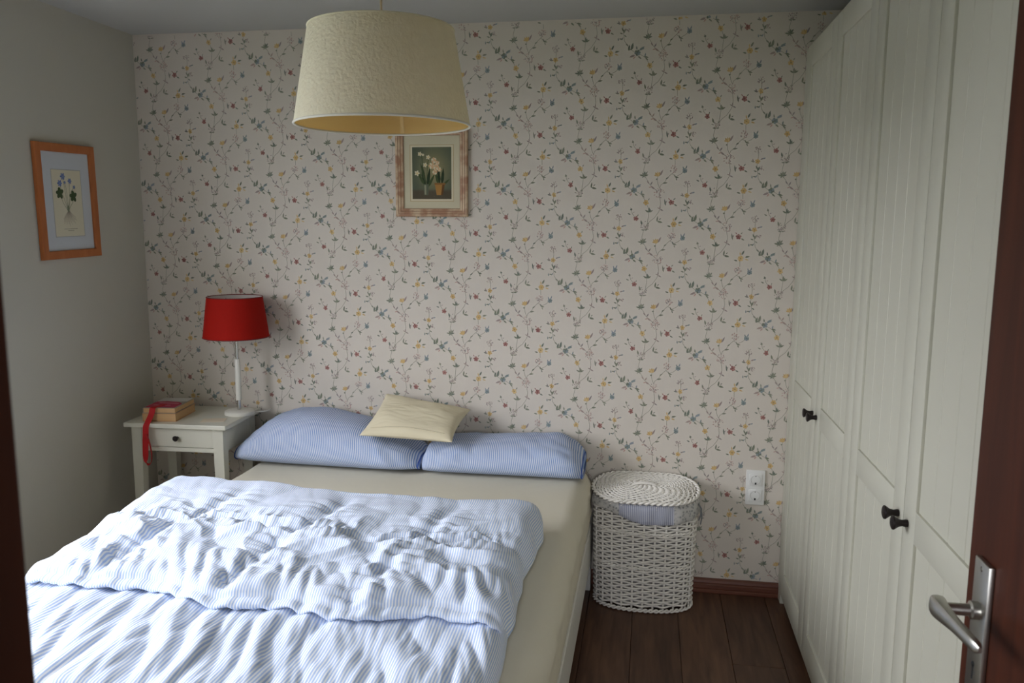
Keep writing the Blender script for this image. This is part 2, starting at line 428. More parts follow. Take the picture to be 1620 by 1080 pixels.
# ------------------------------------------------------------------ printed decals
class Decal:
    """flat ink shapes on a plane: poly() in plane metres; map (u,v,layer)->xyz"""
    def __init__(s, fn): s.fn = fn; s.v = []; s.f = []; s.c = []
    def poly(s, pts, col, lay=0):
        o = len(s.v); lay = lay+(len(s.f) % 60)*0.012
        for p in pts: s.v.append(s.fn(p[0], p[1], lay)); s.c.append((*col, 1))
        s.f.append(tuple(range(o, o+len(pts))))
    def ell(s, x, y, a, b, ang, col, lay=0, n=8):
        ca, sa = math.cos(ang), math.sin(ang)
        s.poly([(x+ca*a*math.cos(t)-sa*b*math.sin(t), y+sa*a*math.cos(t)+ca*b*math.sin(t)) for t in (2*PI*k/n for k in range(n))], col, lay)
    def leaf(s, x, y, L, w, ang, col, lay=0):
        ca, sa = math.cos(ang), math.sin(ang)
        pts = [(0, 0), (.3*L, -.5*w), (.65*L, -.42*w), (L, 0), (.65*L, .42*w), (.3*L, .5*w)]
        s.poly([(x+ca*a-sa*b, y+sa*a+ca*b) for a, b in pts], col, lay)
    def line(s, pts, w, col, lay=0):
        P = [Vector((p[0], p[1])) for p in pts]
        for a, b in zip(P[:-1], P[1:]):
            d = (b-a)
            if d.length < 1e-6: continue
            d.normalize(); nn = Vector((-d.y, d.x))*(w/2); e = d*(w*0.3)
            s.poly([a-e-nn, b+e-nn, b+e+nn, a-e+nn], col, lay)
    def build(s, name, m, parent=None):
        me = bpy.data.meshes.new(name); me.from_pydata(s.v, [], s.f); me.update()
        at = me.color_attributes.new('Col', 'FLOAT_COLOR', 'POINT')
        at.data.foreach_set('color', np.array(s.c, np.float32).reshape(-1))
        me.materials.append(m)
        o = bpy.data.objects.new(name, me); COL.objects.link(o)
        if parent: o.parent = parent
        return o

# wallpaper: half-drop repeat 0.285 x 0.284 m (all motif coordinates in units of the repeat's own drawing grid)
U = 0.000458
PX, PZ = 0.2855, 0.2845
OX, OZ = 2.053, 1.535          # the red flower of one repeat
RED = [s2l(c) for c in ((164, 118, 112), (172, 128, 120), (156, 108, 104))]
YEL = [s2l(c) for c in ((210, 180, 126), (214, 188, 140), (206, 174, 120))]
GRN = [s2l(c) for c in ((130, 136, 118), (142, 146, 128), (124, 132, 120), (150, 152, 136))]
BLU = [s2l(c) for c in ((142, 154, 154), (148, 156, 162), (136, 148, 146))]
LAC = [s2l(c) for c in ((166, 150, 146), (176, 158, 150), (158, 148, 146))]
PNK = [s2l(c) for c in ((196, 160, 150), (190, 156, 150))]
STM = s2l((152, 152, 136))
def make_repeat(seed):
    R = random.Random(seed); out = []
    class T: pass
    items = []
    dec = Decal(lambda u, v, l: (u, v, l))
    X = lambda x: (x-130)*U
    Z = lambda y: -(y-580)*U
    def st(*p): 
        # smooth polyline
        dec.line([(X(a), Z(b)) for a, b in p], 3.6*U, STM, 0)
    def lf(x, y, L, ang, c=None, w=None): dec.leaf(X(x), Z(y), L*1.38*U, (w*1.2 if w else L*0.47)*U, math.radians(ang), c or R.choice(GRN), 1)
    def flower(x, y, r, cols, n=5, core=None):
        a0 = R.uniform(0, 6)
        for k in range(n):
            a = a0+2*PI*k/n+R.uniform(-.2, .2); c = R.choice(cols)
            dec.ell(X(x)+math.cos(a)*r*.55*U, Z(y)+math.sin(a)*r*.55*U, r*.46*U, r*.40*U, a, c, 1, 7)
        dec.ell(X(x), Z(y), r*.3*U, r*.3*U, 0, core or tuple(v*0.7 for v in cols[0]), 2, 6)
    def lace(x, y, r, cols, n=14):
        for k in range(n):
            a = R.uniform(0, 6.28); q = r*math.sqrt(R.random())
            dec.ell(X(x)+math.cos(a)*q*U, Z(y)+math.sin(a)*q*U, R.uniform(5, 9)*U, R.uniform(3, 4.6)*U, R.uniform(0, 6.28), R.choice(cols), 1, 6)
        for k in range(5):
            a = R.uniform(0, 6.28); dec.line([(X(x), Z(y)), (X(x)+math.cos(a)*r*.9*U, Z(y)+math.sin(a)*r*.9*U)], 1.6*U, cols[0], 0)
    # red flower with its bud spray
    flower(130, 580, 25, RED); st((118, 566), (95, 535), (85, 500)); lf(92, 505, 22, 120); lf(80, 545, 24, 155); lf(100, 525, 14, 20, R.choice(LAC)); lf(142, 562, 18, 65)
    dec.ell(X(84), Z(496), 11*U, 7*U, .3, R.choice(GRN), 1)
    # yellow flower and three-leaf sprig
    flower(220, 432, 27, YEL, 5); st((180, 362), (205, 400), (220, 432), (238, 470), (250, 515), (243, 580), (236, 640))
    for a, L in ((150, 32), (88, 34), (28, 32), (60, 26)): lf(250, 522, L, a)
    lf(240, 412, 18, 60)
    # lace cluster and stem down to the five-leaf cluster
    lace(215, 650, 42, LAC+[GRN[3]], 20); lf(188, 640, 34, 105); lf(210, 688, 24, 5); lf(212, 690, 24, 170)
    st((236, 640), (205, 690), (192, 745), (190, 792)); 
    for a, L in ((168, 34), (125, 27), (82, 32), (52, 38), (14, 30), (225, 20), (300, 16)): lf(197, 806, L, a)
    # stem from the lace up to the pink cluster
    st((230, 640), (262, 605), (300, 575), (335, 525), (352, 490), (354, 440), (346, 385), (340, 345))
    lace(340, 345, 48, LAC+PNK, 26); lf(352, 492, 22, 150, R.choice(LAC)); lf(352, 492, 26, -30, R.choice(LAC)); lf(352, 490, 22, 95, R.choice(LAC))
    # curved leaf pair
    lf(325, 610, 40, 82, None, 13); lf(328, 604, 38, -15, None, 16); lf(345, 592, 18, 40)
    # stem from the leaf cluster through the pink sprig
    st((205, 190), (228, 225), (250, 265), (290, 300), (330, 335)); lf(246, 258, 26, 130, R.choice(LAC)); lf(262, 282, 34, -35, R.choice(LAC)); lf(256, 270, 28, 60, R.choice(LAC)); lf(268, 284, 22, 200, R.choice(PNK))
    # yellow tulip
    for a in (70, 97, 124): lf(324, 194, 36, a, R.choice(YEL), 19)
    lf(318, 186, 24, 165, R.choice(YEL), 12)
    lf(340, 185, 46, 62, R.choice(LAC), 14); st((322, 195), (316, 218), (325, 260), (342, 300)); dec.ell(X(314), Z(216), 9*U, 7*U, 0, R.choice(GRN), 1)
    # branch to lace, star flower and leaves
    st((342, 300), (352, 270), (385, 248), (405, 210), (435, 180), (470, 150)); lf(368, 254, 34, 8); lf(396, 216, 24, 35)
    lace(465, 122, 34, LAC+PNK, 20); st((455, 168), (490, 192), (530, 172), (562, 145)); lf(478, 196, 28, -10); lf(484, 200, 22, 110); lf(490, 205, 20, -70)
    flower(568, 140, 24, BLU, 6); lf(575, 125, 26, 70, R.choice(BLU)); lf(560, 130, 24, 110, R.choice(BLU))
    # yellow spray above
    st((478, 705), (476, 665), (480, 630)); flower(482, 632, 28, YEL, 6)
    lf(490, 600, 36, 62); lf(520, 622, 34, 15); lf(455, 655, 26, 165); lf(482, 606, 26, 105, R.choice(YEL)); lf(520, 635, 28, -20, R.choice(YEL)); dec.ell(X(538), Z(614), 12*U, 6*U, .1, R.choice(GRN), 1)
    # second red flower
    flower(455, 430, 27, RED); lf(402, 462, 48, 100, R.choice(GRN), 11); lf(398, 440, 22, 60, R.choice(LAC)); lf(478, 446, 26, -30); lf(472, 408, 20, 45); lf(440, 408, 18, 130, R.choice(RED))
    # trailing vine
    lace(594, 268, 34, LAC, 14); st((596, 250), (600, 310), (596, 365), (590, 410), (600, 470), (606, 520), (630, 556), (655, 592), (690, 615), (720, 638))
    flower(595, 366, 24, YEL, 5); lf(572, 372, 30, 165); lf(560, 375, 26, 110, R.choice(LAC)); lf(618, 352, 26, 25, R.choice(LAC)); dec.ell(X(652), Z(340), 13*U, 6*U, .3, R.choice(BLU), 1)
    lf(596, 455, 36, 65); lf(592, 460, 24, 160); lf(600, 440, 30, 120); lace(636, 428, 22, LAC, 9); lf(604, 470, 22, -40)
    lf(588, 505, 24, 175); lf(552, 522, 22, 95, R.choice(BLU)); lf(580, 515, 22, 60, R.choice(BLU)); lf(618, 545, 28, -40)
    lf(645, 608, 40, 75); lf(640, 605, 30, 20); lf(672, 606, 50, 78)
    # blue-green rosette
    flower(105, 316, 29, BLU+[GRN[2], GRN[0]], 6); lf(85, 335, 42, 200, R.choice(LAC)); lf(88, 345, 26, 230, R.choice(PNK)); lf(120, 296, 44, 35, R.choice(BLU)); lf(140, 286, 22, 15, R.choice(BLU)); lf(100, 290, 26, 100); lf(110, 345, 30, -40)
    st((105, 316), (150, 342), (180, 362)); lf(165, 350, 34, -15); lf(172, 352, 26, 75, R.choice(BLU)); lf(178, 362, 26, -40)
    return dec
reps = [make_repeat(k) for k in range(4)]
dec = Decal(lambda u, v, l: (u, -0.0004-0.0002*l, v))
for ci in range(-9, 7):
    for ri in range(-7, 7):
        ox = OX+ci*PX; oz = OZ-ci*PZ*0.505+ri*PZ
        while oz < -0.4: oz += PZ*14
        while oz > 3.6: oz -= PZ*14
        rp = reps[(ci*3+ri) % 4]
        for f in rp.f:
            pts = [(rp.v[q][0]+ox, rp.v[q][1]+oz) for q in f]
            if min(p[0] for p in pts) < 0.002 or max(p[0] for p in pts) > 3.4: continue
            if min(p[1] for p in pts) < 0.07 or max(p[1] for p in pts) > H-0.003: continue
            dec.poly(pts, rp.c[f[0]][:3], rp.v[f[0]][2])
wp = dec.build('printed_flowers', M_print, wb)
tag(wp, kind='stuff')

# ------------------------------------------------------------------ wardrobes (two units, four doors)
DOORW, Y0 = 0.531, -0.066
WT = 2.358
def door_parts(z0, z1):
    """frame-and-panel door in local coords: x=0 front plane (facing -x), y from 0 to -DOORW"""
    fr = MB(); w = DOORW-0.003; st = 0.083
    zj, zl, zb_, zt = 1.016, 0.942, z0+0.115, z1-0.088
    t = 0.020
    fr.box(0, t, -st, -0.0015, z0, z1, .0018, 2)
    fr.box(0, t, -w-0.0015, -w-0.0015+st, z0, z1, .0018, 2)
    for a, b in ((z0, zb_), (zl, zj), (zt, z1)):
        fr.box(0, t, -w-0.0015+st, -st, a, b, .0012, 2)
    boards = []
    ya, yb = -st, -w-0.0015+st
    nb = 4
    for a, b in ((zb_, zl), (zj, zt)):
        for k in range(nb):
            p0 = ya+(yb-ya)*k/nb; p1 = ya+(yb-ya)*(k+1)/nb
            boards.append(MB().box(0.0065, 0.016, p0-0.0006, p1+0.0006, a-0.003, b+0.003, .0022, 1).mesh('panel_board', M_ward))
    return fr.mesh('door', M_ward, True, SM), boards
d_me, b_me = door_parts(0.055, WT-0.003)
k_me = MB().lathe([(0.0001, 0), (0.0085, 0), (0.009, -0.004), (0.0075, -0.012), (0.009, -0.020), (0.0145, -0.028), (0.0165, -0.031), (0.0160, -0.034), (0.012, -0.036), (0.0001, -0.0365)][::-1], 24, (0, 0, 0), 'x').mesh('knob', M_knob, True, SM)
for u in range(2):
    yA = Y0-u*2*DOORW
    wd = tag(empty('wardrobe', (W, yA, 0)), ('cream-white wardrobe unit touching the floral wallpaper, farther pair of doors' if u == 0 else 'cream-white wardrobe unit beside the open mahogany door, nearer pair of doors'), 'wardrobe', 'wardrobe units along the right wall')
    c = MB()
    xb = XR-0.006-W
    yB = -2*DOORW
    c.box(0.021, xb, -0.019, -0.001, 0.0, WT, .001); c.box(0.021, xb, yB+0.001, yB+0.019, 0.0, WT, .001)
    c.box(0.021, xb, yB+0.019, -0.019, WT-0.019, WT); c.box(0.021, xb, yB+0.019, -0.019, 0.055, 0.074)
    c.box(xb-0.006, xb, yB+0.019, -0.019, 0.0, WT); c.box(0.045, 0.06, yB+0.019, -0.019, 0.0, 0.055)
    c.build('carcass', M_ward, wd)
    for k in range(2):
        dr = link('door', d_me, wd, (0, -k*DOORW, 0))
        for bm_ in b_me: link('panel_board', bm_, dr)
        ky = -DOORW+0.035 if k == 0 else -0.035
        kn = link('knob', k_me, dr, (0, ky, 0.972)); kn['label'] = 'dark bronze flared knob'
tag(MB().box(W+0.004, W+0.022, Y0, -0.002, 0.0, WT, .001).build('filler_strip', M_ward), 'narrow cream-white filler strip between wallpaper and wardrobe', 'strip')

# ------------------------------------------------------------------ bed
MZ = 0.57
BX0, BX1, BY0, BY1 = 0.625, 2.165, -2.13, -0.02
M_bedw = mat('bed_white', s2l((224, 223, 216)), 0.45)
bed = tag(empty('bed_frame', ((BX0+BX1)/2, (BY0+BY1)/2, 0)), 'low white double bed frame under the mattress', 'bed')
def B(o): o.location = (-(BX0+BX1)/2, -(BY0+BY1)/2, 0); return o
for xa, xb_ in ((BX0-0.004, BX0+0.018), (BX1-0.006, BX1+0.016)):
    B(MB().box(xa, xb_, BY0, BY1, 0.165, 0.345, .003).build('side_rail', M_bedw, bed))
for ya, yb in ((BY0-0.02, BY0), (BY1, BY1+0.012)):
    B(MB().box(BX0-0.004, BX1+0.016, ya, yb, 0.165, 0.345, .003).build('end_rail', M_bedw, bed))
for xa, ya in ((BX0, BY0+0.002), (BX1-0.06, BY0+0.002), (BX0, BY1-0.066), (BX1-0.047, BY1-0.066)):
    B(MB().box(xa, xa+0.06, ya, ya+0.06, 0, 0.30, .003).build('leg', M_bedw, bed))
M_slat = mat_wood('birch_slat', s2l((196, 168, 126)), s2l((214, 188, 148)), 0.5, (1, 8, 8))
for k in range(14):
    yy = BY0+0.06+k*(BY1-BY0-0.16)/13
    B(MB().box(BX0+0.02, BX1-0.008, yy, yy+0.07, 0.328, 0.345, .002).build('slat', M_slat, bed))
# mattress in a cream fitted sheet: rounded box with gentle pulls
M_sheet = mat('cream_fitted_sheet', s2l((222, 216, 198)), 0.85, noise=(5, 0.02), bump=(35, 0.12, 0.004), spec=0.15)
def mattress():
    nx, ny, nh = 60, 80, 14
    rad = 0.075; z0, z1 = 0.3505, MZ
    x0, x1, y0, y1 = BX0+0.002, BX1+0.012, BY0+0.005, BY1-0.005
    # perimeter profile loop swept as superposed rows: centre -> edge -> down the side
    n = 240
    th = np.linspace(0, 2*PI, n, endpoint=False)
    def ring(inset, z, cr):
        a0, a1, b0, b1 = x0+inset, x1-inset, y0+inset, y1-inset
        cr = max(cr-inset*0.6, 0.02)
        L = [(a1-a0-2*cr), (b1-b0-2*cr)]; per = 2*(L[0]+L[1])+2*PI*cr
        pts = []
        for k in range(n):
            s = per*k/n
            segs = [(L[0], 0), (PI*cr/2, 1), (L[1], 2), (PI*cr/2, 3), (L[0], 4), (PI*cr/2, 5), (L[1], 6), (PI*cr/2, 7)]
            for ln, id_ in segs:
                if s <= ln+1e-9: break
                s -= ln
            f = s/ln if ln else 0
            if id_ == 0: p = (a0+cr+s, b0)
            elif id_ == 1: a = -PI/2+f*PI/2; p = (a1-cr+cr*math.cos(a), b0+cr+cr*math.sin(a))
            elif id_ == 2: p = (a1, b0+cr+s)
            elif id_ == 3: a = f*PI/2; p = (a1-cr+cr*math.cos(a), b1-cr+cr*math.sin(a))
            elif id_ == 4: p = (a1-cr-s, b1)
            elif id_ == 5: a = PI/2+f*PI/2; p = (a0+cr+cr*math.cos(a), b1-cr+cr*math.sin(a))
            elif id_ == 6: p = (a0, b1-cr-s)
            else: a = PI+f*PI/2; p = (a0+cr+cr*math.cos(a), b0+cr+cr*math.sin(a))
            pts.append((*p, z))
        return pts
    rows = [ring(0.01, z0, 0.06), ring(0.0, z0+0.02, 0.07)]
    for k in range(1, 6): rows.append(ring(0.0, z0+0.02+(z1-rad-z0-0.02)*k/5, 0.08))
    for k in range(1, 9):
        a = k/8*PI/2; rows.append(ring(rad*(1-math.cos(a)), z1-rad+rad*math.sin(a), 0.09))
    for k in range(1, 10): rows.append(ring(rad+0.7*k/9*0.98, z1, 0.09))
    P = np.array(rows)
    X, Y, Z = P[..., 0], P[..., 1], P[..., 2]
    side = sstep(z0, z0+0.05, Z)*(1-sstep(z1-0.02, z1+0.001, Z))
    wr = (billow(Y*9+Z*6, X*9-Z*10, 3)-0.4)*0.014+ridge(Y*7+Z*14, X*7, 5)*0.006
    out = np.sign(X-(x0+x1)/2)*(np.minimum(X-x0, x1-X) < 0.08)
    X = X+out*wr*side*0.6
    Z = Z+(gnoise(X*5, Y*5, 8)*0.003+billow(X*4, Y*10, 9)*0.002)*sstep(z1-0.05, z1, Z)-0.003
    X = np.concatenate([X, X[:, :1]], 1); Y = np.concatenate([Y, Y[:, :1]], 1); Z = np.concatenate([Z, Z[:, :1]], 1)
    return grid_mesh('mattress', X, Y, Z, M_sheet)
mt = tag(mattress(), 'thick mattress in a cream fitted sheet, on the white bed frame', 'mattress')

# ------------------------------------------------------------------ duvet: folded back on itself
M_duvet = mat_stripe('blue_ticking', s2l((244, 245, 248)), s2l((180, 202, 238)), 0.0082, 0.5)
def duvet():
    NT = 300
    t = np.linspace(0, 1, NT)
    t = 0.5-0.5*np.sign(1-2*t)*np.abs(np.sin((1-2*t)*PI/2))*0.35-0.5*(1-2*t)*0.65
    yf = -0.885+0.02*np.sin(t*5+1)-0.03*t
    yh = -1.665-0.05*np.exp(-((t-.78)/.16)**2)+0.03*np.sin(t*9)-0.02*sstep(0.3, 0, t)+0.015*np.sin(t*23+1)
    foot = np.full(NT, -2.10)
    e = np.power(np.clip(1-np.abs(2*t-1)**34, 0, 1), 0.5)
    hl = 0.024*e+0.003; hu = 0.036*e+0.003
    base = MZ+0.001
    rows = []   # each: (x(t), y(t), z(t), s)
    def xlow(y): return 0.605+(2.050+0.03*sstep(-1.6, -1.9, y)-0.605)*t + 0.012*np.sin(y*9+t*4)*(2*t-1)
    def xup(y):
        l = 0.60+0.05*sstep(-0.9, -1.7, y); r = 2.060+0.007*np.sin(y*11)+0.004*np.sin(y*31)
        return l+(r-l)*t
    def wr_low(x, y):
        q = billow(x*11+y*2.2+1.1*gnoise(x*2.5, y*3, 2), y*2.6+x*0.8, 11)*0.018
        q += billow(x*24+y*4, y*5, 12)*0.006 + gnoise(x*4, y*4, 13)*0.012
        q += billow(x*45+y*6, y*9, 14)*0.002
        return q
    def wr_up(x, y):
        f = np.clip((y-yh)/(yf-yh), 0, 1)              # 0 hem .. 1 far fold
        wx = x+0.08*gnoise(x*4, y*4, 21); wy = y+0.08*gnoise(x*4, y*4, 22)
        mid = np.exp(-((f-.42)/.25)**2)*sstep(0, .10, t)*sstep(1, .92, t)
        q = (billow(wx*4.4, wy*5.0, 23)*0.030)*(0.3+0.7*mid)
        q += ridge(wx*4.2+wy*1.5, wy*6.5-wx, 24)*0.019*(0.06+0.94*mid)
        q += ridge(wx*7.5-wy*3, wy*8.0, 33)*0.008*(0.05+0.95*mid)
        q += ridge(wx*14, wy*13, 25)*0.003*(0.1+0.9*mid)
        # creases standing on the hem
        q += billow(x*17+y*5, y*3.2, 26)*0.022*np.exp(-((f-.1)/.16)**2)
        # quilting channels
        for gx in (0.93, 1.33, 1.72):
            d = np.abs(x-gx-0.12*(f-.5)-0.02*gnoise(y*6, y*0+gx, 27))
            q -= 0.020*np.exp(-(d/0.028)**2)*sstep(1.0, .75, f)
            q += 0.014*billow(x*4, y*20, 28)*np.exp(-(d/0.10)**2)*sstep(.95, .7, f)
        d = np.abs(f-.52-0.03*np.sin(x*7)); q -= 0.018*np.exp(-(d/0.035)**2)
        q += 0.010*billow(x*30, y*5, 29)*np.exp(-(d/0.12)**2)
        # smooth swell by the far fold, higher at the two ends
        q += 0.022*sstep(.55, .85, f)*(0.35+0.65*np.abs(2*t-1)**1.5)
        q += gnoise(x*3, y*3, 30)*0.012
        return q
    damp = e
    def low_top(y):
        x = xlow(y); under = sstep(0.02, 0.10, y-yh)     # flattened where the upper layer lies
        return base+2*hl+wr_low(x, y)*damp*(1-0.85*under)-0.006
    # A bottom of the lower layer
    for k in range(14):
        y = foot+(yf-foot)*k/13
        rows.append((xlow(y), y, base+0*t, y))
    # C upper top height at far fold
    def up_top(y):
        return np.minimum(low_top(np.maximum(y, yh+0.12)), base+2*hl)+2*hu+wr_up(xup(y), y)*damp-0.022*damp
    zt_f = up_top(yf)
    for k in range(1, 16):
        a = k/16*PI
        y = yf+0.034*(0.35+0.65*e)*np.sin(a)
        z = base+(zt_f-base)*(1-np.cos(a))/2
        rows.append((xlow(yf)*(1-k/16)+xup(yf)*k/16, y, z, yf+0.1*k/16))
    NC = 230
    for k in range(NC):
        f = k/(NC-1); y = yf+(yh-yf)*f
        rnd = math.sqrt(max(0.0, 1-min(1, max(0, (f-0.93)/0.07))**2))
        z = up_top(y); zb = low_top(y)+0.004
        z = zb+(z-zb)*(0.45+0.55*rnd)
        rows.append((xup(y), y, z, yf+0.1+(yf-y)))
    # hem roll
    zhe = rows[-1][2]
    for k in range(1, 10):
        a = k/9*PI
        zb = low_top(yh-0.005)+0.002
        y = yh-0.030*e*np.sin(a); z = zb+(zhe-zb)*(1+np.cos(a))/2
        rows.append((xup(yh), y, z, rows[-1][3]+0.006))
    for k in range(1, 10):
        y = yh+(yf-0.05-yh)*k/9
        rows.append((xup(y), y, low_top(y)+0.003, rows[-1][3]+0.1))
    for k in range(0, 150):
        y = (yf-0.05)+(foot-(yf-0.05))*k/149
        x = xlow(y)
        rows.append((x, y, low_top(y), y*0+rows[-1][3] if False else y))
    for k in range(1, 7):
        a = k/6*PI*0.98
        zt = rows[-1][2] if k == 1 else ztop
        ztop = zt
        rows.append((xlow(foot), foot-0.03*np.sin(a), base+(ztop-base)*(1+np.cos(a))/2, foot))
    X = np.array([r[0] for r in rows]); Y = np.array([r[1] for r in rows]); Z = np.array([r[2] for r in rows])
    Z = np.maximum(Z, base)
    UVu = np.tile(t*1.5, (len(rows), 1)); 
    # stripes drift a little where the cloth is gathered
    UVu = UVu+0.010*gnoise(X*3, Y*3, 31)+np.sign(2*t-1)*0.07*(1-e)
    UVv = Y*1.0
    return grid_mesh('duvet', X, Y, Z, M_duvet, (UVu, UVv), None, True)
tag(duvet(), 'rumpled blue and white striped duvet folded back on the bed', 'duvet')

# ------------------------------------------------------------------ pillows and cushion
M_pillow = mat_stripe('pillow_ticking', s2l((214, 220, 234)), s2l((132, 158, 206)), 0.0082, 0.5)
M_pipe = mat('blue_edging', s2l((62, 92, 168)), 0.8)
def bed_pillow(name, x0, x1, yfr, ybk, pw, bump, seed, tips, label, rise=0.0, fl0=0.12):
    NU, NV = 130, 90
    u = np.linspace(-1, 1, NU); u = np.sign(u)*(1-(1-np.abs(u))**1.35)
    a = np.linspace(0, 2*PI, NV, endpoint=False)     # loop around the section
    A, Uu = np.meshgrid(a, u, indexing='ij')
    end = np.power(np.clip(1-np.abs(Uu)**pw, 0, 1), 0.55)
    ca, sa = np.cos(A), np.sin(A)
    sx = np.sign(ca)*np.abs(ca)**0.8; sz = np.sign(sa)*np.abs(sa)**0.85
    yc = (yfr+ybk)/2; hw = (ybk-yfr)/2
    hgt = bump(Uu)
    flat = fl0+(1-fl0)*end
    Y = yc+sx*hw*(0.55+0.45*end)
    z0 = MZ+0.001
    zc = z0+rise*np.abs(Uu)**3
    Z = zc+(sz*0.5+0.5)*(hgt*flat)
    lean = (sz*0.5+0.5)
    Y = Y+lean*0.05*hgt/0.2
    Y = np.minimum(Y, -0.012)
    X = (x0+x1)/2+Uu*(x1-x0)/2
    top = sstep(-.2, .4, sz)
    wrk = (billow(X*8+Z*6, Y*7+Z*5, seed)-.3)*0.010+billow(X*17-Z*9, Y*12+Z*12, seed+1)*0.004
    wrk = wrk*(0.3+1.2*np.abs(Uu)**2)+ridge(X*5+Z*11, X*2.2-Z*3, seed+2)*0.014*sstep(.15, .8, Uu*(1 if seed == 41 else -1))
    Z = Z+wrk*top*end; Y = Y-wrk*(1-np.abs(sz))*np.sign(-sx)*end*0.8
    Y = np.minimum(Y, -0.008); Z = np.maximum(Z, z0)
    arc = np.cumsum(np.concatenate([np.zeros((1, NU)), np.sqrt(np.diff(Y, axis=0)**2+np.diff(Z, axis=0)**2)], 0), 0)
    o = grid_mesh(name, X, Y, Z, M_pillow, (X+0.18*(Z-z0)+0.004*gnoise(X*9, Z*9, seed+3), arc), None, True)
    tag(o, label, 'pillow', 'striped bed pillows')
    # open hem with blue edging at each end
    me = o.data
    for side in tips:
        col_i = 3 if side < 0 else NU-4
        pts = [(X[k, col_i]+0*side, Y[k, col_i]+(Y[k, col_i]-Y[:, col_i].mean())*0.03, Z[k, col_i]+(Z[k, col_i]-Z[:, col_i].mean())*0.03) for k in range(0, NV, 2)]
        MB().tube(pts, 0.0028, 6, True).build('edging', M_pipe, o, True)
    # close the ends
    return o
bed_pillow('pillow', 0.572, 1.440, -0.365, -0.02, 4.0,
           lambda u: 0.185+0.045*np.exp(-((u+0.25)/0.5)**2)-0.075*sstep(0.2, 1.0, u)-0.05*sstep(-.6, -1, u), 41, (-1, 1),
           'plump blue striped pillow nearest the red lamp, at the bed head', 0.012, 0.30)
bed_pillow('pillow', 1.441, 2.150, -0.335, -0.03, 9.0,
           lambda u: 0.150+0.012*np.sin(u*2)-0.02*sstep(0.6, 1, u), 47, (1,),
           'flatter blue striped pillow nearest the wicker hamper, at the bed head', 0.0, 0.35)

M_cush = mat('cream_cushion_cloth', s2l((222, 212, 184)), 0.85, noise=(9, 0.02), bump=(120, 0.15, 0.002), spec=0.15)
def cushion():
    n = 70
    u = np.linspace(-1, 1, n); Uu, Vv = np.meshgrid(u, u, indexing='ij')
    # corners (front-left, front-right, back-right, back-left)
    FL, FR, BR, BL = [np.array(p) for p in ((1.185, -0.335, 0.742), (1.600, -0.345, 0.735), (1.622, -0.075, 0.815), (1.222, -0.070, 0.872))]
    a = (Uu+1)/2; b = (Vv+1)/2
    pu = a+(0.5-a)*0.075*(1-Vv**2); pv = b+(0.5-b)*0.09*(1-Uu**2)
    P = ((1-pu)*(1-pv))[..., None]*FL+(pu*(1-pv))[..., None]*FR+(pu*pv)[..., None]*BR+((1-pu)*pv)[..., None]*BL
    nrm = np.cross(FR-FL, BL-FL); nrm = nrm/np.linalg.norm(nrm)
    h = np.power(np.clip((1-Uu**2)*(1-Vv**2), 0, 1), 0.42)
    wr = (gnoise(Uu*1.6, Vv*1.6, 61)*0.010+billow(Uu*2.5, Vv*6, 62)*0.003)*np.sqrt(h)
    top = P+nrm*(0.048*h+wr)[..., None]; bot = P-nrm*(0.042*h)[..., None]
    vs = top.reshape(-1, 3).tolist()+bot.reshape(-1, 3).tolist(); fs = []
    idx = lambda i, j: i*n+j
    for i in range(n-1):
        for j in range(n-1):
            q = (idx(i, j), idx(i+1, j), idx(i+1, j+1), idx(i, j+1)); fs.append(q); fs.append(tuple(v+n*n for v in q[::-1]))
    mb = MB(); mb.add(vs, fs)
    o = mb.build('cushion', M_cush, None, True)
    # zip seam near the front edge
    pts = []
    for k in range(6, n-6):
        p = top[k, 7]+nrm*0.0008; pts.append(p.tolist())
    MB().tube(pts, 0.0016, 5).build('zip_seam', mat('seam_cloth', s2l((200, 190, 162)), 0.9), o, True)
    return o
tag(cushion(), 'small cream cushion lying across the two striped pillows', 'cushion')

# ------------------------------------------------------------------ bedside table
NT_Z = 0.77
NW, ND = 0.476, 0.372
M_ns = mat('bedside_white', s2l((214, 212, 198)), 0.4, noise=(4, 0.015))
ns = tag(empty('bedside_table', (0.352, -0.222, 0), math.radians(2.5)), 'white wooden bedside table with one drawer, in the corner', 'table')
MB().box(-NW/2, NW/2, -ND/2, ND/2, NT_Z-0.020, NT_Z, .003).build('tabletop', M_ns, ns)
lw = 0.046
for sx in (-1, 1):
    for sy in (-1, 1):
        x0 = sx*(NW/2-0.024)-(lw if sx > 0 else 0); y0 = sy*(ND/2-0.022)-(lw if sy > 0 else 0)
        m_ = MB(); m_.box(x0, x0+lw, y0, y0+lw, 0.62, NT_Z-0.020)
        m_.taper(x0, x0+lw, y0, y0+lw, 0, 0.62, 0.62, 0 if sx < 0 else 1, 0 if sy < 0 else 1)
        m_.build('leg', M_ns, ns)
xi = NW/2-0.024-lw; yi = ND/2-0.022
for sx in (-1, 1):
    MB().box(sx*(NW/2-0.040), sx*(NW/2-0.028), -yi+lw, yi-lw, 0.640, NT_Z-0.020).build('side_apron', M_ns, ns)
MB().box(-xi, xi, yi-0.012, yi-0.004, 0.640, NT_Z-0.020).build('back_apron', M_ns, ns)
MB().box(-xi, xi, -yi+0.004, -yi+0.022, 0.640, 0.659, .001).build('front_rail', M_ns, ns)
dr = MB().box(-xi+0.0015, xi-0.0015, -yi+0.003, -yi+0.021, 0.6615, NT_Z-0.0215, .0012).build('drawer', M_ns, ns)
kn = MB().lathe([(0.0001, 0), (0.006, 0), (0.006, -0.010), (0.0115, -0.016), (0.0125, -0.021), (0.0085, -0.026), (0.0001, -0.0275)], 20, (0, -yi+0.003, 0.704), 'y').build('knob', M_knob, dr, True, SM)
kn['label'] = 'small black round knob'

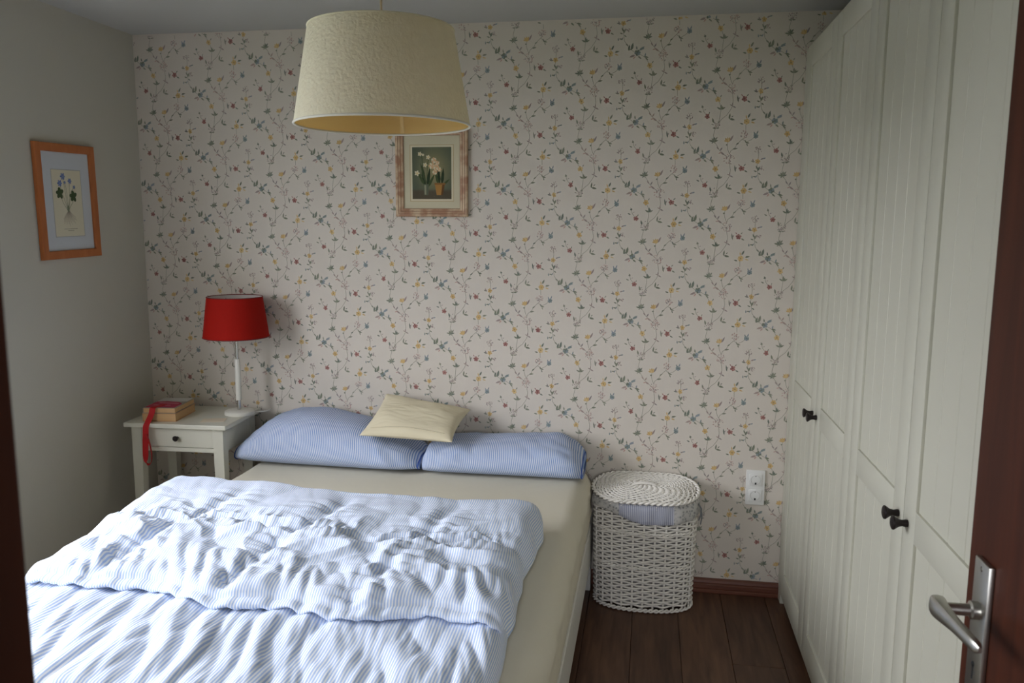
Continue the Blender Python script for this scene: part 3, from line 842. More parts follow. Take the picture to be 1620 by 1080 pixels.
# table lamp
LX, LY = 0.542, -0.162
M_red = mat('red_lampshade_fabric', s2l((178, 28, 16)), 0.8, noise=(90, 0.08), bump=(400, 0.25, 0.001), spec=0.2, translucent=0.3)
M_shin = mat('lampshade_lining', s2l((205, 196, 190)), 0.7)
M_chrome = mat('polished_steel', (0.60, 0.60, 0.58), 0.18, 1.0)
M_lampw = mat('lamp_white', s2l((226, 224, 214)), 0.35)
lamp = tag(empty('table_lamp', (LX, LY, NT_Z)), 'table lamp with red shade and white stem on the bedside table', 'lamp')
MB().lathe([(0.0001, 0), (0.066, 0), (0.067, 0.003), (0.065, 0.015), (0.060, 0.018), (0.02, 0.021), (0.0001, 0.021)], 56).build('base', M_lampw, lamp, True, SM)
MB().lathe([(0.0085, 0.02), (0.0085, 0.068)], 20).build('lower_rod', M_chrome, lamp, True)
MB().lathe([(0.0001, 0.066), (0.0125, 0.066), (0.013, 0.068), (0.013, 0.256), (0.0125, 0.258), (0.0001, 0.258)], 28).build('stem', M_lampw, lamp, True, SM)
MB().lathe([(0.0075, 0.256), (0.0075, 0.40), (0.013, 0.402), (0.013, 0.45), (0.0001, 0.452)], 20).build('upper_rod', M_chrome, lamp, True, SM)
sh = MB().lathe([(0.1455, 0.362), (0.1465, 0.362), (0.1225, 0.545), (0.1215, 0.545)], 80).build('shade', M_red, lamp, True, SM)
MB().lathe([(0.1208, 0.5445), (0.1448, 0.3625)], 80).build('shade_lining', M_shin, sh, True)
m_ = MB().tube([(math.cos(a)*0.1225, math.sin(a)*0.1225, 0.545) for a in np.linspace(0, 2*PI, 60, endpoint=False)], 0.0022, 6, True)
M_rtrim = mat('red_trim', s2l((112, 20, 18)), 0.8)
m_.build('top_trim', M_rtrim, sh, True)
MB().tube([(math.cos(a)*0.1462, math.sin(a)*0.1462, 0.362) for a in np.linspace(0, 2*PI, 60, endpoint=False)], 0.0022, 6, True).build('bottom_trim', M_rtrim, sh, True)
m_ = MB()
for k in range(3):
    a = 2*PI*k/3+.3; m_.tube([(0.012*math.cos(a), 0.012*math.sin(a), 0.43), (0.1215*math.cos(a), 0.1215*math.sin(a), 0.53)], 0.0015, 5)
m_.build('shade_carrier', M_chrome, sh, True)
MB().lathe([(0.0001, 0.452), (0.012, 0.453), (0.018, 0.47), (0.021, 0.49), (0.017, 0.508), (0.0001, 0.515)], 20).build('bulb', mat('opal_bulb', s2l((232, 230, 224)), 0.3), lamp, True)
MB().tube([(0.05, 0.03, 0.004), (0.08, 0.045, 0.0035), (0.10, 0.06, 0.0035), (0.108, 0.085, 0.0035), (0.105, 0.105, 0.0035)], 0.0025, 6).build('power_cord', M_lampw, lamp, True)

# books, ribbon, booklet and card on the bedside table
M_pages = mat('book_pages', s2l((206, 168, 122)), 0.9, noise=(60, 0.06))
def book(name, cx, cyb, z0, w, d, h, rz, cov, label, edge=0.0):
    o = tag(empty(name, (cx, cyb, z0), rz), label, 'book')
    MB().box(-w/2+0.002, w/2-0.003, -d/2+0.002, d/2-0.002, 0.0022, h-0.0022).build('pages', M_pages, o)
    MB().box(-w/2, w/2, -d/2, d/2, 0, 0.002).build('back_cover', cov, o)
    MB().box(-w/2, w/2, -d/2, d/2, h-0.002, h).build('front_cover', cov, o)
    MB().box(-w/2-0.001, -w/2+0.002, -d/2, d/2, 0, h, .0008).build('spine', cov, o)
    return o
c1 = mat('sand_cover', s2l((198, 150, 104)), 0.6); c2 = mat('grey_cover', s2l((150, 142, 128)), 0.55)
BR_ = math.radians(8)
bk1 = book('book', 0.252, -0.262, NT_Z, 0.150, 0.215, 0.036, BR_, c1, 'thick tan paperback at the bottom of the bedside pile')
bk2 = book('book', 0.251, -0.260, NT_Z+0.0362, 0.146, 0.212, 0.025, BR_, c2, 'thinner paperback with a pink printed cover, on the thick tan one')
m_ = Decal(lambda a, b, l: (a, b, 0.0254+0.0002*l))
PK = s2l((176, 62, 84)); PK2 = s2l((206, 140, 148)); LG = s2l((204, 202, 198))
m_.poly([(-.070, .012), (.070, .03), (.070, .103), (-.070, .103)], LG, 0)
m_.poly([(-.068, -.100), (.066, -.100), (.068, -.02), (.040, .016), (-.02, .03), (-.066, .018)], PK, 1)
m_.poly([(-.045, -.012), (.05, -.022), (.052, -.008), (-.043, .004)], PK2, 2)
m_.poly([(-.05, -.055), (.03, -.06), (.03, -.05), (-.05, -.045)], PK2, 2)
m_.build('cover_print', M_print, bk2)
# red ribbon strap with a looped end, hanging over the table edge from between the books
M_rib = mat('red_ribbon', s2l((186, 16, 22)), 0.7, noise=(70, 0.06), bump=(500, 0.2, 0.0008))
def ribbon():
    path = [(0.2530, -0.300, NT_Z+0.0630), (0.2485, -0.345, NT_Z+0.0632), (0.2440, -0.372, NT_Z+0.0630), (0.2425, -0.379, NT_Z+0.056), (0.240, -0.385, NT_Z+0.035), (0.236, -0.405, NT_Z+0.008),
            (0.234, -0.4205, NT_Z-0.012), (0.231, -0.4215, NT_Z-0.05), (0.2275, -0.4215, NT_Z-0.10), (0.2250, -0.422, NT_Z-0.150), (0.2275, -0.424, NT_Z-0.170), (0.242, -0.427, NT_Z-0.180), (0.256, -0.430, NT_Z-0.170), (0.262, -0.432, NT_Z-0.140), (0.258, -0.431, NT_Z-0.105), (0.248, -0.428, NT_Z-0.070), (0.2385, -0.4255, NT_Z-0.045)]
    # smooth with Catmull-Rom
    P = [np.array(p) for p in path]; Q = []
    for k in range(len(P)-1):
        p0, p1, p2, p3 = P[max(k-1, 0)], P[k], P[k+1], P[min(k+2, len(P)-1)]
        for s in np.linspace(0, 1, 6, endpoint=False):
            Q.append(0.5*((2*p1)+(-p0+p2)*s+(2*p0-5*p1+4*p2-p3)*s*s+(-p0+3*p1-3*p2+p3)*s**3))
    Q.append(P[-1]); n = len(Q)
    vs = []; fs = []
    for k, q in enumerate(Q):
        tt = k/(n-1); tw = 0.0132 if tt < .5 else 0.0132*(1-0.15*math.sin((tt-.5)*2*PI))
        tang = Q[min(k+1, n-1)]-Q[max(k-1, 0)]; tang = tang/np.linalg.norm(tang)
        side = np.array([0.97, 0.12, 0]) if tt < 0.56 else np.array([math.cos(min((tt-.56)*7, 1.15)), -math.sin(min((tt-.56)*7, 1.15)), 0])
        side = side-tang*side.dot(tang); side = side/np.linalg.norm(side)
        nn = np.cross(tang, side)*0.0007
        for a, b in ((-1, -1), (1, -1), (1, 1), (-1, 1)): vs.append(tuple(q+side*tw*a+nn*b))
    for k in range(n-1):
        for j in range(4): fs.append((k*4+j, k*4+(j+1) % 4, (k+1)*4+(j+1) % 4, (k+1)*4+j))
    fs.append((0, 1, 2, 3)); fs.append(tuple((n-1)*4+j for j in (3, 2, 1, 0)))
    mb = MB(); mb.add(vs, fs); return mb.build('ribbon_strap', M_rib, None, True, math.radians(50))
tag(ribbon(), 'bright red ribbon strap with looped end hanging over the bedside table', 'ribbon')
cd = MB().box(-0.052, 0.052, -0.035, 0.035, 0, 0.0012, .0003, 1).build('card', mat('white_card', s2l((226, 212, 190)), 0.7))
cd.location = (0.492, -0.305, NT_Z+0.0002); cd.rotation_euler = (0, 0, math.radians(18))
tag(cd, 'small pale card lying before the lamp base on the bedside table', 'card')

# ------------------------------------------------------------------ framed prints
def moulding(mb, w, h, prof):
    """picture frame in local x (width), z (height), front towards -y; prof list of (inset, proud)"""
    rows = []
    for ins, pr in prof:
        a, b = w/2-ins, h/2-ins
        rows.append([(-a, -pr, -b), (a, -pr, -b), (a, -pr, b), (-a, -pr, b)])
    vs = [p for r in rows for p in r]; fs = []
    for i in range(len(rows)-1):
        for k in range(4): fs.append((i*4+k, i*4+(k+1) % 4, (i+1)*4+(k+1) % 4, (i+1)*4+k))
    mb.add(vs, fs)

# -- still life over the bed
fw_, fh_ = 0.331, 0.392
M_wash = bpy.data.materials.new('limewashed_frame'); M_wash.use_nodes = True
n_ = M_wash.node_tree.nodes; l_ = M_wash.node_tree.links
tc = n_.new('ShaderNodeTexCoord'); tx = n_.new('ShaderNodeTexNoise'); tx.inputs['Scale'].default_value = 22; tx.inputs['Detail'].default_value = 6
l_.new(tc.outputs['Object'], tx.inputs['Vector'])
cr = n_.new('ShaderNodeValToRGB'); cr.color_ramp.elements[0].position = .42; cr.color_ramp.elements[1].position = .62
cr.color_ramp.elements[0].color = (*s2l((170, 128, 100)), 1); cr.color_ramp.elements[1].color = (*s2l((208, 184, 152)), 1)
l_.new(tx.outputs['Fac'], cr.inputs[0]); l_.new(cr.outputs[0], n_['Principled BSDF'].inputs['Base Color']); n_['Principled BSDF'].inputs['Roughness'].default_value = .55
M_wash2 = mat('limewash_bead', s2l((150, 112, 88)), 0.6, noise=(30, 0.12))
pic = tag(empty('framed_picture', (1.432, -0.003, 1.876)), 'framed still life of potted flowers above the bed', 'picture', 'framed pictures')
m_ = MB(); moulding(m_, fw_, fh_, [(0, 0), (0, .016), (.004, .019), (.011, .019), (.012, .016), (.0125, .016), (.015, .018), (.022, .016), (.023, .013), (.0235, .013), (.026, .015), (.034, .012), (.036, .008), (.036, .004)])
m_.build('frame', M_wash, pic)
m_ = MB()
for ins, pr in ((.0122, .0162), (.0232, .0132), (.035, .0105)):
    a, b = fw_/2-ins, fh_/2-ins
    m_.tube([(-a, -pr, -b), (a, -pr, -b)], .0016, 6); m_.tube([(-a, -pr, b), (a, -pr, b)], .0016, 6)
    m_.tube([(-a, -pr, -b), (-a, -pr, b)], .0016, 6); m_.tube([(a, -pr, -b), (a, -pr, b)], .0016, 6)
m_.build('frame_beading', M_wash2, pic)
MB().box(-fw_/2+.03, fw_/2-.03, -.006, -.002, -fh_/2+.03, fh_/2-.03).build('mat_board', mat('cream_mat', s2l((206, 198, 170)), .85), pic)
dc = Decal(lambda a, b, l: (a, -.0064-.0002*l, b))
pa, pb0, pb1 = .090, -.118, .110
def rectline(d, a, b0, b1, w, col, lay):
    d.line([(-a, b0), (a, b0)], w, col, lay); d.line([(-a, b1), (a, b1)], w, col, lay); d.line([(-a, b0), (-a, b1)], w, col, lay); d.line([(a, b0), (a, b1)], w, col, lay)
rectline(dc, pa+.010, pb0-.010, pb1+.010, .0018, s2l((186, 160, 116)), 0)
dc.poly([(-pa-.006, pb0-.006), (pa+.006, pb0-.006), (pa+.006, pb1+.006), (-pa-.006, pb1+.006)], s2l((220, 210, 182)), 0)
def shade(a, b):
    g = math.exp(-(((a-.01)/.075)**2+((b-.01)/.10)**2))
    c = np.array((78, 88, 74))*(1-g)+np.array((150, 142, 104))*g
    if b < -.082: c = np.array((84, 76, 60))+20*g
    return s2l(c)
nx, nz = 16, 20
for i in range(nx):
    for j in range(nz):
        a0, a1 = -pa+2*pa*i/nx, -pa+2*pa*(i+1)/nx; b0, b1 = pb0+(pb1-pb0)*j/nz, pb0+(pb1-pb0)*(j+1)/nz
        o0 = len(dc.v); dc.poly([(a0, b0), (a1, b0), (a1, b1), (a0, b1)], (0, 0, 0), 1)
        for q, (aa, bb) in enumerate(((a0, b0), (a1, b0), (a1, b1), (a0, b1))): dc.c[o0+q] = (*shade(aa, bb), 1)
G1, G2 = s2l((44, 58, 38)), s2l((70, 84, 52)); WH = s2l((216, 206, 176)); PC = s2l((212, 172, 132)); YE = s2l((214, 190, 110))
for x0, y0, L, w, an in ((-.030, -.075, .11, .016, 98), (-.022, -.075, .10, .014, 82), (-.032, -.06, .075, .012, 118), (-.020, -.07, .075, .012, 62), (-.028, -.05, .10, .008, 105)):
    dc.leaf(x0, y0, L, w, math.radians(an), G1 if w > .013 else G2, 3)
for x0, y0, L, w, an in ((.036, -.055, .085, .014, 96), (.046, -.055, .075, .014, 84), (.030, -.055, .06, .011, 104), (.052, -.055, .04, .009, 40)):
    dc.leaf(x0, y0, L, w, math.radians(an), G2 if w < .012 else G1, 3)
dc.line([(-.030, -.03), (-.042, .02), (-.044, .06), (-.05, .08)], .0028, G2, 2); dc.line([(-.022, -.03), (-.02, .03), (-.014, .06)], .0028, G2, 2); dc.line([(-.034, -.03), (-.05, -.01), (-.066, -.002)], .0028, G2, 2)
for x0, y0, r in ((-.054, .080, .010), (-.016, .066, .010), (-.030, .032, .010), (-.068, -.004, .012), (-.040, .076, .006)):
    for k in range(5): dc.ell(x0+math.cos(k*1.256)*r*.5, y0+math.sin(k*1.256)*r*.5, r*.6, r*.36, k*1.256, WH, 4, 8)
    dc.ell(x0, y0, r*.3, r*.3, 0, YE, 5, 6)
for x0, y0, r in ((.010, .052, .013), (.000, .028, .014), (.020, .022, .015), (.014, .000, .012), (.034, .012, .010), (.026, .040, .010)):
    for k in range(6): dc.ell(x0+math.cos(k*1.05+x0*90)*r*.5, y0+math.sin(k*1.05+x0*90)*r*.5, r*.6, r*.4, k*1.05, PC if k % 2 else WH, 4, 8)
dc.poly([(-.036, -.100), (-.016, -.100), (-.014, -.052), (-.038, -.052)], s2l((96, 102, 84)), 4); dc.poly([(-.033, -.098), (-.026, -.098), (-.026, -.056), (-.035, -.056)], s2l((150, 150, 124)), 5)
dc.poly([(.022, -.100), (.050, -.100), (.060, -.052), (.014, -.052)], s2l((168, 124, 66)), 4); dc.poly([(.042, -.100), (.050, -.100), (.060, -.052), (.048, -.052)], s2l((104, 72, 40)), 5); dc.poly([(.012, -.055), (.062, -.055), (.062, -.047), (.012, -.047)], s2l((140, 100, 56)), 5)
dc.build('still_life_print', M_print, pic)

# -- botanical print on the left wall
bw_, bh_ = 0.353, 0.466
M_orange = mat_wood('orange_pine_frame', s2l((158, 88, 42)), s2l((178, 106, 56)), 0.5, (6, 6, 1.5), bump=0.05)
pic2 = tag(empty('framed_picture', (0.003, -0.5245, 1.732), PI/2), 'botanical print of a blue flower in orange wooden frame on plain wall', 'picture', 'framed pictures')
pic2.rotation_euler = (0, math.radians(-1.2), PI/2)
m_ = MB(); moulding(m_, bw_, bh_, [(0, 0), (0, .015), (.002, .017), (.030, .017), (.034, .014), (.034, .004)])
m_.build('frame', M_orange, pic2)
MB().box(-bw_/2+.03, bw_/2-.03, -.007, -.002, -bh_/2+.03, bh_/2-.03).build('mat_board', mat('pale_blue_mat', s2l((198, 203, 208)), .85), pic2)
dc = Decal(lambda a, b, l: (a, -.0074-.0002*l, b))
ca_ = .086; c0, c1_ = -.142, .128
dc.poly([(-ca_-.003, c0-.003), (ca_+.003, c0-.003), (ca_+.003, c1_+.003), (-ca_-.003, c1_+.003)], s2l((170, 172, 170)), 0)
dc.poly([(-ca_, c0), (ca_, c0), (ca_, c1_), (-ca_, c1_)], s2l((214, 208, 184)), 1)
SG = s2l((128, 134, 108)); DG = s2l((70, 86, 58)); BL1 = s2l((106, 122, 172)); BL2 = s2l((130, 146, 182)); RT = s2l((158, 146, 128))
for p in ([(-.005, -.03), (-.012, .03), (-.022, .10)], [(0, -.03), (.012, .03), (.016, .082)], [(-.006, -.03), (-.026, .02), (-.042, .07)], [(.004, -.03), (.03, .0), (.036, .034)], [(-.003, -.04), (-.03, -.005), (-.045, .03)], [(.002, -.03), (.022, .04), (.04, .058)], [(-.002, -.03), (-.004, .04), (-.012, .076)]):
    dc.line(p, .0022, SG, 2)
for x0, y0, r in ((-.022, .102, .015), (.018, .084, .012), (-.042, .074, .014), (.042, .060, .008), (-.012, .078, .007)):
    for k in range(6): dc.ell(x0+math.cos(k*1.05)*r*.55, y0+math.sin(k*1.05)*r*.55, r*.5, r*.3, k*1.05, BL1 if k % 2 else BL2, 3, 8)
for x0, y0 in ((-.045, .034), (.034, .022)):
    for an in (30, 100, 170, 230, 300): dc.ell(x0+math.cos(math.radians(an))*.011, y0+math.sin(math.radians(an))*.012, .013, .009, math.radians(an), DG, 3, 8)
for k in range(16):
    a = -1.57+(k-7.5)*.11; L = .05+.02*((k*7) % 5)/5
    dc.line([(0, -.035), (math.cos(a)*L*.5, -.035+math.sin(a)*L*.5), (math.cos(a+.08)*L, -.035+math.sin(a+.08)*L)], .0013, RT, 2)
dc.ell(-.002, -.03, .007, .016, 0, SG, 3, 8)
for x0, x1_, yy in ((-.036, .042, -.112), (-.014, .022, -.119)):
    x = x0
    while x < x1_:
        dc.line([(x, yy), (x+.0045, yy)], .0016, s2l((120, 114, 98)), 2); x += .0062
dc.build('botanical_print', M_print, pic2)

# ------------------------------------------------------------------ double wall socket
M_sock = mat('socket_white', s2l((228, 228, 224)), 0.3)
M_sock2 = mat('socket_inner', s2l((205, 205, 200)), 0.4)
so = tag(empty('wall_socket', (2.8905, 0, 0.5035)), 'double white wall socket between the hamper and the wardrobe', 'socket')
m_ = MB(); m_.box(-.0405, .0405, -.009, 0, -.0795, .0795, .003, 3); m_.build('plate', M_sock, so, True, SM)
for zc in (.0355, -.0355):
    ins = MB().box(-.0275, .0275, -.0125, -.008, zc-.0275, zc+.0275, .0018, 2).build('insert', M_sock, so, True, SM)
    MB().lathe([(.0215, -.0125), (.0215, -.0132), (.0195, -.0132), (.0188, -.0100), (.0001, -.0098)], 36, (0, -.0004, zc), 'y').build('socket_well', M_sock2, ins, True, SM)
    m_ = MB()
    for sx in (-1, 1): m_.lathe([(.0001, -.0008), (.0046, -.0008), (.0046, 0)], 12, (sx*.0095, -.0104, zc+.002), 'y')
    m_.box(-.0034, .0034, -.0136, -.0106, zc-.0205, zc-.0115); m_.box(-.0018, .0018, -.0128, -.0106, zc+.0150, zc+.0195)
    m_.build('contact', M_dark, ins)

# ------------------------------------------------------------------ pendant lamp
PXc, PYc = 1.700, -1.50
M_shade = mat('cream_crinkled_shade', s2l((250, 247, 226)), 0.85, noise=(45, 0.10), bump=(110, 0.9, 0.005), spec=0.15, translucent=0.3)
M_gold = mat('yellow_shade_lining', s2l((244, 214, 150)), 0.45, spec=0.4, translucent=0.5)
pn = tag(empty('pendant_lamp', (PXc, PYc, 1.905)), 'large cream drum pendant lamp hanging above the bed', 'lamp')
sh = MB().lathe([(0.2282, 0.0), (0.2292, 0.0), (0.1880, 0.242), (0.1870, 0.242)], 128).build('shade', M_shade, pn, True, SM)
MB().lathe([(0.1857, 0.2415), (0.2270, 0.001)], 128).build('shade_lining', M_gold, sh, True)
m_ = MB().tube([(math.cos(a)*0.2285, math.sin(a)*0.2285, 0.0) for a in np.linspace(0, 2*PI, 128, endpoint=False)], 0.0032, 8, True)
M_wtrim = mat('white_trim', s2l((228, 226, 214)), 0.6)
m_.build('bottom_trim', M_wtrim, sh, True)
MB().tube([(math.cos(a)*0.1878, math.sin(a)*0.1878, 0.242) for a in np.linspace(0, 2*PI, 128, endpoint=False)], 0.0022, 8, True).build('top_trim', mat('cream_trim', s2l((226, 220, 194)), 0.8), sh, True)
vs = []  # narrow pale gold strip up the far side of the lining
for k in range(5):
    a = PI/2+0.045+0.012*k
    for z, r in ((0.004, .2258), (0.2385, .1853)): vs.append((math.cos(a)*r, math.sin(a)*r, z))
m_ = MB(); m_.add(vs, [(2*k, 2*k+1, 2*k+3, 2*k+2) for k in range(4)]); m_.build('lining_strip', mat('pale_gold_strip', s2l((236, 208, 150)), .4), sh, True)
m_ = MB()
for k in range(3):
    a = 2*PI*k/3; m_.tube([(0.02*math.cos(a), 0.02*math.sin(a), 0.225), (0.1865*math.cos(a), 0.1865*math.sin(a), 0.238)], 0.0018, 5)
m_.build('shade_carrier', M_winf, sh, True)
MB().lathe([(0.0001, 0.14), (0.02, 0.14), (0.02, 0.235), (0.008, 0.25), (0.0001, 0.25)], 20).build('lamp_holder', M_winf, pn, True, SM)
MB().lathe([(0.0001, 0.065), (0.018, 0.07), (0.027, 0.09), (0.026, 0.11), (0.016, 0.14)], 20).build('bulb', mat('frosted_bulb', s2l((232, 230, 224)), .3), pn, True)
MB().tube([(0, 0, 0.25), (0, 0, H-1.905)], 0.0032, 8).build('cord', mat('cream_cord', s2l((205, 192, 160)), .6), pn, True)
MB().lathe([(0.0001, H-1.905-.05), (0.03, H-1.905-.05), (0.045, H-1.905-.01), (0.046, H-1.905), (0.0001, H-1.905)], 28).build('ceiling_rose', M_winf, pn, True, SM)

# ------------------------------------------------------------------ wicker hamper
M_wick = mat('white_painted_wicker', s2l((240, 236, 228)), 0.6, noise=(40, 0.06), spec=0.3)
HC = Vector((2.412, -0.1395, 0))
hm = tag(empty('laundry_hamper', HC), 'oval white wicker laundry hamper with cloth liner, beside the bed', 'hamper')
def oval(a, b, n, e=2.35):
    th = np.linspace(0, 2*PI, 2000, endpoint=False)
    c, s = np.cos(th), np.sin(th)
    P = np.stack([a*np.sign(c)*np.abs(c)**(2/e), b*np.sign(s)*np.abs(s)**(2/e)], -1)
    d = np.sqrt((np.diff(np.vstack([P, P[:1]]), axis=0)**2).sum(1)); cs = np.concatenate([[0], np.cumsum(d)])
    t = np.linspace(0, cs[-1], n, endpoint=False)
    PP = np.vstack([P, P[:1]])
    Q = np.stack([np.interp(t, cs, PP[:, 0]), np.interp(t, cs, PP[:, 1])], -1)
    nr = np.stack([np.sign(Q[:, 0])*np.abs(Q[:, 0]/a)**(e-1)/a, np.sign(Q[:, 1])*np.abs(Q[:, 1]/b)**(e-1)/b], -1)
    nr /= np.linalg.norm(nr, axis=1)[:, None]
    return Q, nr
ZTOP = 0.478
def axes(z): f = z/ZTOP; return 0.2065+0.010*f, 0.118+0.010*f
NS = 24
stk = MB()
for k in range(NS):
    pts = []
    for z in np.linspace(0.012, ZTOP, 12):
        Q, nr = oval(*axes(z), NS); pts.append((*Q[k], z))
    stk.tube(pts, 0.0046, 8)
stk.build('stakes', M_wick, hm, True)
wv = MB(); rowz = []
z = 0.030; k = 0
R_ = random.Random(3)
while z < ZTOP-0.004:
    n = NS*8; Q, nr = oval(*axes(z), n)
    ph = k % 2
    pts = []
    for q in range(n):
        w = math.cos(PI*q/8+PI*ph)
        off = 0.0072*w
        pts.append((Q[q, 0]+nr[q, 0]*off, Q[q, 1]+nr[q, 1]*off, z+0.0011*math.sin(q*.7+k)+0.0005*R_.uniform(-1, 1)))
    wv.tube(pts, 0.0045*R_.uniform(.92, 1.06), 6, True)
    z += 0.0112; k += 1
tag(wv.build('weave', M_wick, hm, True), kind='stuff')
def twist(mb, zc, extra, r, amp, tw=24, dz=0.0, strands=2):
    n = NS*12
    a, b = axes(zc); Q, nr = oval(a+extra, b+extra, n)
    for s_ in range(strands):
        pts = []
        for q in range(n):
            an = 2*PI*q/n*tw+2*PI*s_/strands
            pts.append((Q[q, 0]+nr[q, 0]*amp*math.cos(an), Q[q, 1]+nr[q, 1]*amp*math.cos(an), zc+amp*math.sin(an)))
        mb.tube(pts, r, 6, True)
m_ = MB(); twist(m_, 0.0105, 0.004, 0.0045, 0.0050); m_.build('foot_border', M_wick, hm, True)
m_ = MB(); twist(m_, 0.200, 0.0045, 0.0032, 0.004); twist(m_, 0.355, 0.0045, 0.0032, 0.004); m_.build('twined_band', M_wick, hm, True)
m_ = MB(); twist(m_, ZTOP, 0.002, 0.0048, 0.0055); m_.build('rim', M_wick, hm, True)
# cloth liner: bag inside and cuff folded over the rim
M_lin = mat('liner_inside', s2l((150, 148, 146)), 0.9)
n = 120; rows = []
for z in np.linspace(0.02, ZTOP, 8):
    a, b = axes(z); Q, nr = oval(a-.0125, b-.0125, n); rows.append(np.column_stack([Q, np.full(n, z)]))
P = np.array(rows); P = np.concatenate([P, P[:, :1]], 1)
grid_mesh('liner_bag', P[..., 0], P[..., 1], P[..., 2], M_lin, None, hm)
M_cuff = bpy.data.materials.new('liner_cuff_cloth'); M_cuff.use_nodes = True
n_ = M_cuff.node_tree.nodes; l_ = M_cuff.node_tree.links; b_ = n_['Principled BSDF']; b_.inputs['Roughness'].default_value = .9
uvn = n_.new('ShaderNodeUVMap'); uvn.uv_map = 'UVMap'; sx_ = n_.new('ShaderNodeSeparateXYZ'); l_.new(uvn.outputs[0], sx_.inputs[0])
mu = n_.new('ShaderNodeMath'); mu.operation = 'MULTIPLY'; mu.inputs[1].default_value = 2*PI/0.0078; l_.new(sx_.outputs[0], mu.inputs[0])
si = n_.new('ShaderNodeMath'); si.operation = 'SINE'; l_.new(mu.outputs[0], si.inputs[0])
mr = n_.new('ShaderNodeMapRange'); mr.inputs[1].default_value = -.4; mr.inputs[2].default_value = .4; l_.new(si.outputs[0], mr.inputs[0])
m1 = n_.new('ShaderNodeMix'); m1.data_type = 'RGBA'; m1.inputs[6].default_value = (*s2l((196, 198, 208)), 1); m1.inputs[7].default_value = (*s2l((146, 150, 170)), 1); l_.new(mr.outputs[0], m1.inputs[0])
tc = n_.new('ShaderNodeTexCoord'); vo = n_.new('ShaderNodeTexVoronoi'); vo.inputs['Scale'].default_value = 75; l_.new(tc.outputs['Object'], vo.inputs['Vector'])
r1 = n_.new('ShaderNodeValToRGB'); r1.color_ramp.elements[0].position = .18; r1.color_ramp.elements[1].position = .5
r1.color_ramp.elements[0].color = (*s2l((138, 140, 140)), 1); r1.color_ramp.elements[1].color = (*s2l((196, 194, 190)), 1); l_.new(vo.outputs['Distance'], r1.inputs[0])
so_ = n_.new('ShaderNodeSeparateXYZ'); l_.new(tc.outputs['Object'], so_.inputs[0])
g1 = n_.new('ShaderNodeMath'); g1.operation = 'GREATER_THAN'; g1.inputs[1].default_value = -0.108; l_.new(so_.outputs[0], g1.inputs[0])
g2 = n_.new('ShaderNodeMath'); g2.operation = 'LESS_THAN'; g2.inputs[1].default_value = 0.122; l_.new(so_.outputs[0], g2.inputs[0])
g3 = n_.new('ShaderNodeMath'); g3.operation = 'MULTIPLY'; l_.new(g1.outputs[0], g3.inputs[0]); l_.new(g2.outputs[0], g3.inputs[1])
m2 = n_.new('ShaderNodeMix'); m2.data_type = 'RGBA'; l_.new(g3.outputs[0], m2.inputs[0]); l_.new(r1.outputs[0], m2.inputs[6]); l_.new(m1.outputs[2], m2.inputs[7]); l_.new(m2.outputs[2], b_.inputs['Base Color'])
n = 260; Q0, nr0 = oval(*axes(ZTOP), n)
xs = Q0[:, 0]/0.2165
low = 0.452-0.052*sstep(-0.95, 0.1, xs)+0.018*sstep(.55, 1.0, xs)
low = np.where(Q0[:, 1] > 0, 0.44, low)
rows = []; uvu = []; per = np.concatenate([[0], np.cumsum(np.linalg.norm(np.diff(Q0, axis=0), axis=1))])
for kk, (ins, zz) in enumerate([(-.010, -1), (-.006, -2), (.004, -3), (.0115, 0.0), (.0135, .25), (.0145, .5), (.0150, .75), (.0142, .93), (.0105, 1.0)]):
    if zz == -1: Zr = np.full(n, ZTOP-.004)
    elif zz == -2: Zr = np.full(n, ZTOP+.006)
    elif zz == -3: Zr = np.full(n, ZTOP+.0095)
    else: Zr = (ZTOP+.004)+(low-(ZTOP+.004))*zz
    wob = 0.0016*np.sin(per*95+kk*.3)*(kk > 3)+0.0025*np.sin(per*31+1)*(kk > 3)
    rows.append(np.column_stack([Q0+nr0*(ins+wob)[:, None] if hasattr(wob, '__len__') else Q0+nr0*ins, Zr]))
P = np.array(rows); P = np.concatenate([P, P[:, :1]], 1)
UVx = np.tile(np.concatenate([per, [per[-1]+.003]]), (len(rows), 1))
grid_mesh('liner_cuff', P[..., 0], P[..., 1], P[..., 2], M_cuff, (UVx, P[..., 2]), hm)
m_ = MB()
m_.tube([(0.226, -.03, .47), (0.236, -.035, .45), (0.236, -.04, .42), (0.228, -.045, .40)], .003, 6); m_.tube([(0.226, -.028, .47), (0.240, -.022, .445), (0.243, -.02, .405), (0.238, -.022, .375)], .003, 6)
m_.build('liner_tie', mat('tie_ribbon', s2l((120, 124, 128)), .9), hm, True)
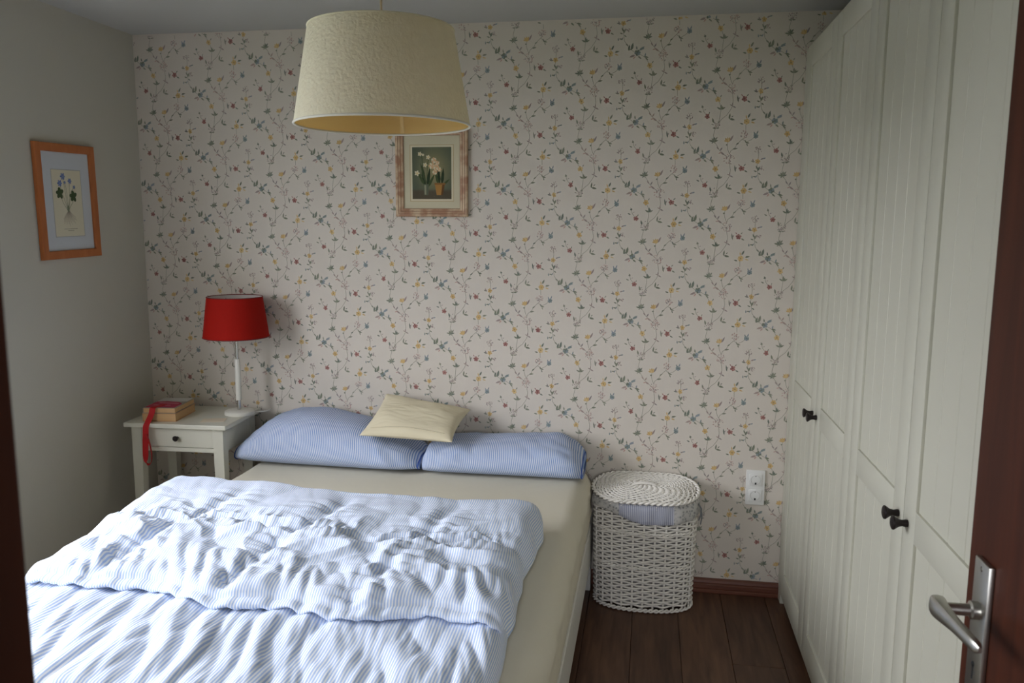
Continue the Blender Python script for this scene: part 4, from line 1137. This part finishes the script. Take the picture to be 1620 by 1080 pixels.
# lid: rings woven round a central slot, tipped forward
lid = empty('lid', (0.0, -0.012, 0.5215)); lid.parent = hm; lid.rotation_euler = (math.radians(9.5), 0, math.radians(-0.5))
def stad(L, r, n):
    per = 4*L+2*PI*r; out = []
    for q in range(n):
        s = per*q/n
        if s < 2*L: p = (-L+s, -r); d = (0, -1)
        elif s < 2*L+PI*r: a = -PI/2+(s-2*L)/r; d = (math.cos(a), math.sin(a)); p = (L+r*d[0], r*d[1])
        elif s < 4*L+PI*r: s2 = s-2*L-PI*r; p = (L-s2, r); d = (0, 1)
        else: a = PI/2+(s-4*L-PI*r)/r; d = (math.cos(a), math.sin(a)); p = (-L+r*d[0], r*d[1])
        out.append((p, d))
    return out
LL = 0.088; RO = 0.137
def dome(r): return 0.010*(1-(r/RO)**2)
lw_ = MB(); k = 0; r = 0.005
while r < RO-0.008:
    n = 132; pts = []
    for q, (p, d) in enumerate(stad(LL, r, n)):
        pts.append((p[0], p[1], dome(r)+0.0032*math.cos(PI*q/3+PI*k)))
    lw_.tube(pts, 0.0036, 6, True); r += 0.0078; k += 1
tag(lw_.build('lid_weave', M_wick, lid, True), kind='stuff')
m_ = MB()
for q, (p, d) in enumerate(stad(LL, RO-.004, 44)):
    p0 = (p[0]-d[0]*(RO-.022), p[1]-d[1]*(RO-.022))
    m_.tube([(p0[0], p0[1], dome(.02)), ((p[0]+p0[0])/2, (p[1]+p0[1])/2, dome(.08)), (p[0], p[1], dome(RO))], .0026, 6)
m_.build('lid_spokes', M_wick, lid, True)
m_ = MB(); n = 264
for s_ in range(2):
    pts = []
    for q, (p, d) in enumerate(stad(LL, RO, n)):
        an = 2*PI*q/n*24+PI*s_; pts.append((p[0]+d[0]*.0045*math.cos(an), p[1]+d[1]*.0045*math.cos(an), .0045*math.sin(an)))
    m_.tube(pts, .0052, 6, True)
m_.build('lid_border', M_wick, lid, True)
pts = [(p[0], p[1], -.007) for p, d in stad(LL, RO-.006, 64)]
m_ = MB(); m_.add(pts+[(a, b, -.010) for a, b, c in pts], [tuple(range(64)), tuple(range(64, 128))[::-1]]+[(k, 64+k, 64+(k+1) % 64, (k+1) % 64) for k in range(64)])
m_.build('lid_backing', mat('lid_underside', s2l((150, 144, 132)), .8), lid)
m_ = MB()
for dy in (-.0045, .0045):
    m_.tube([(-.055, dy, .008), (-.040, dy, .019), (-.02, dy, .023), (.02, dy, .023), (.040, dy, .019), (.055, dy, .008)], .0042, 6)
m_.build('lid_handle', M_wick, lid, True)
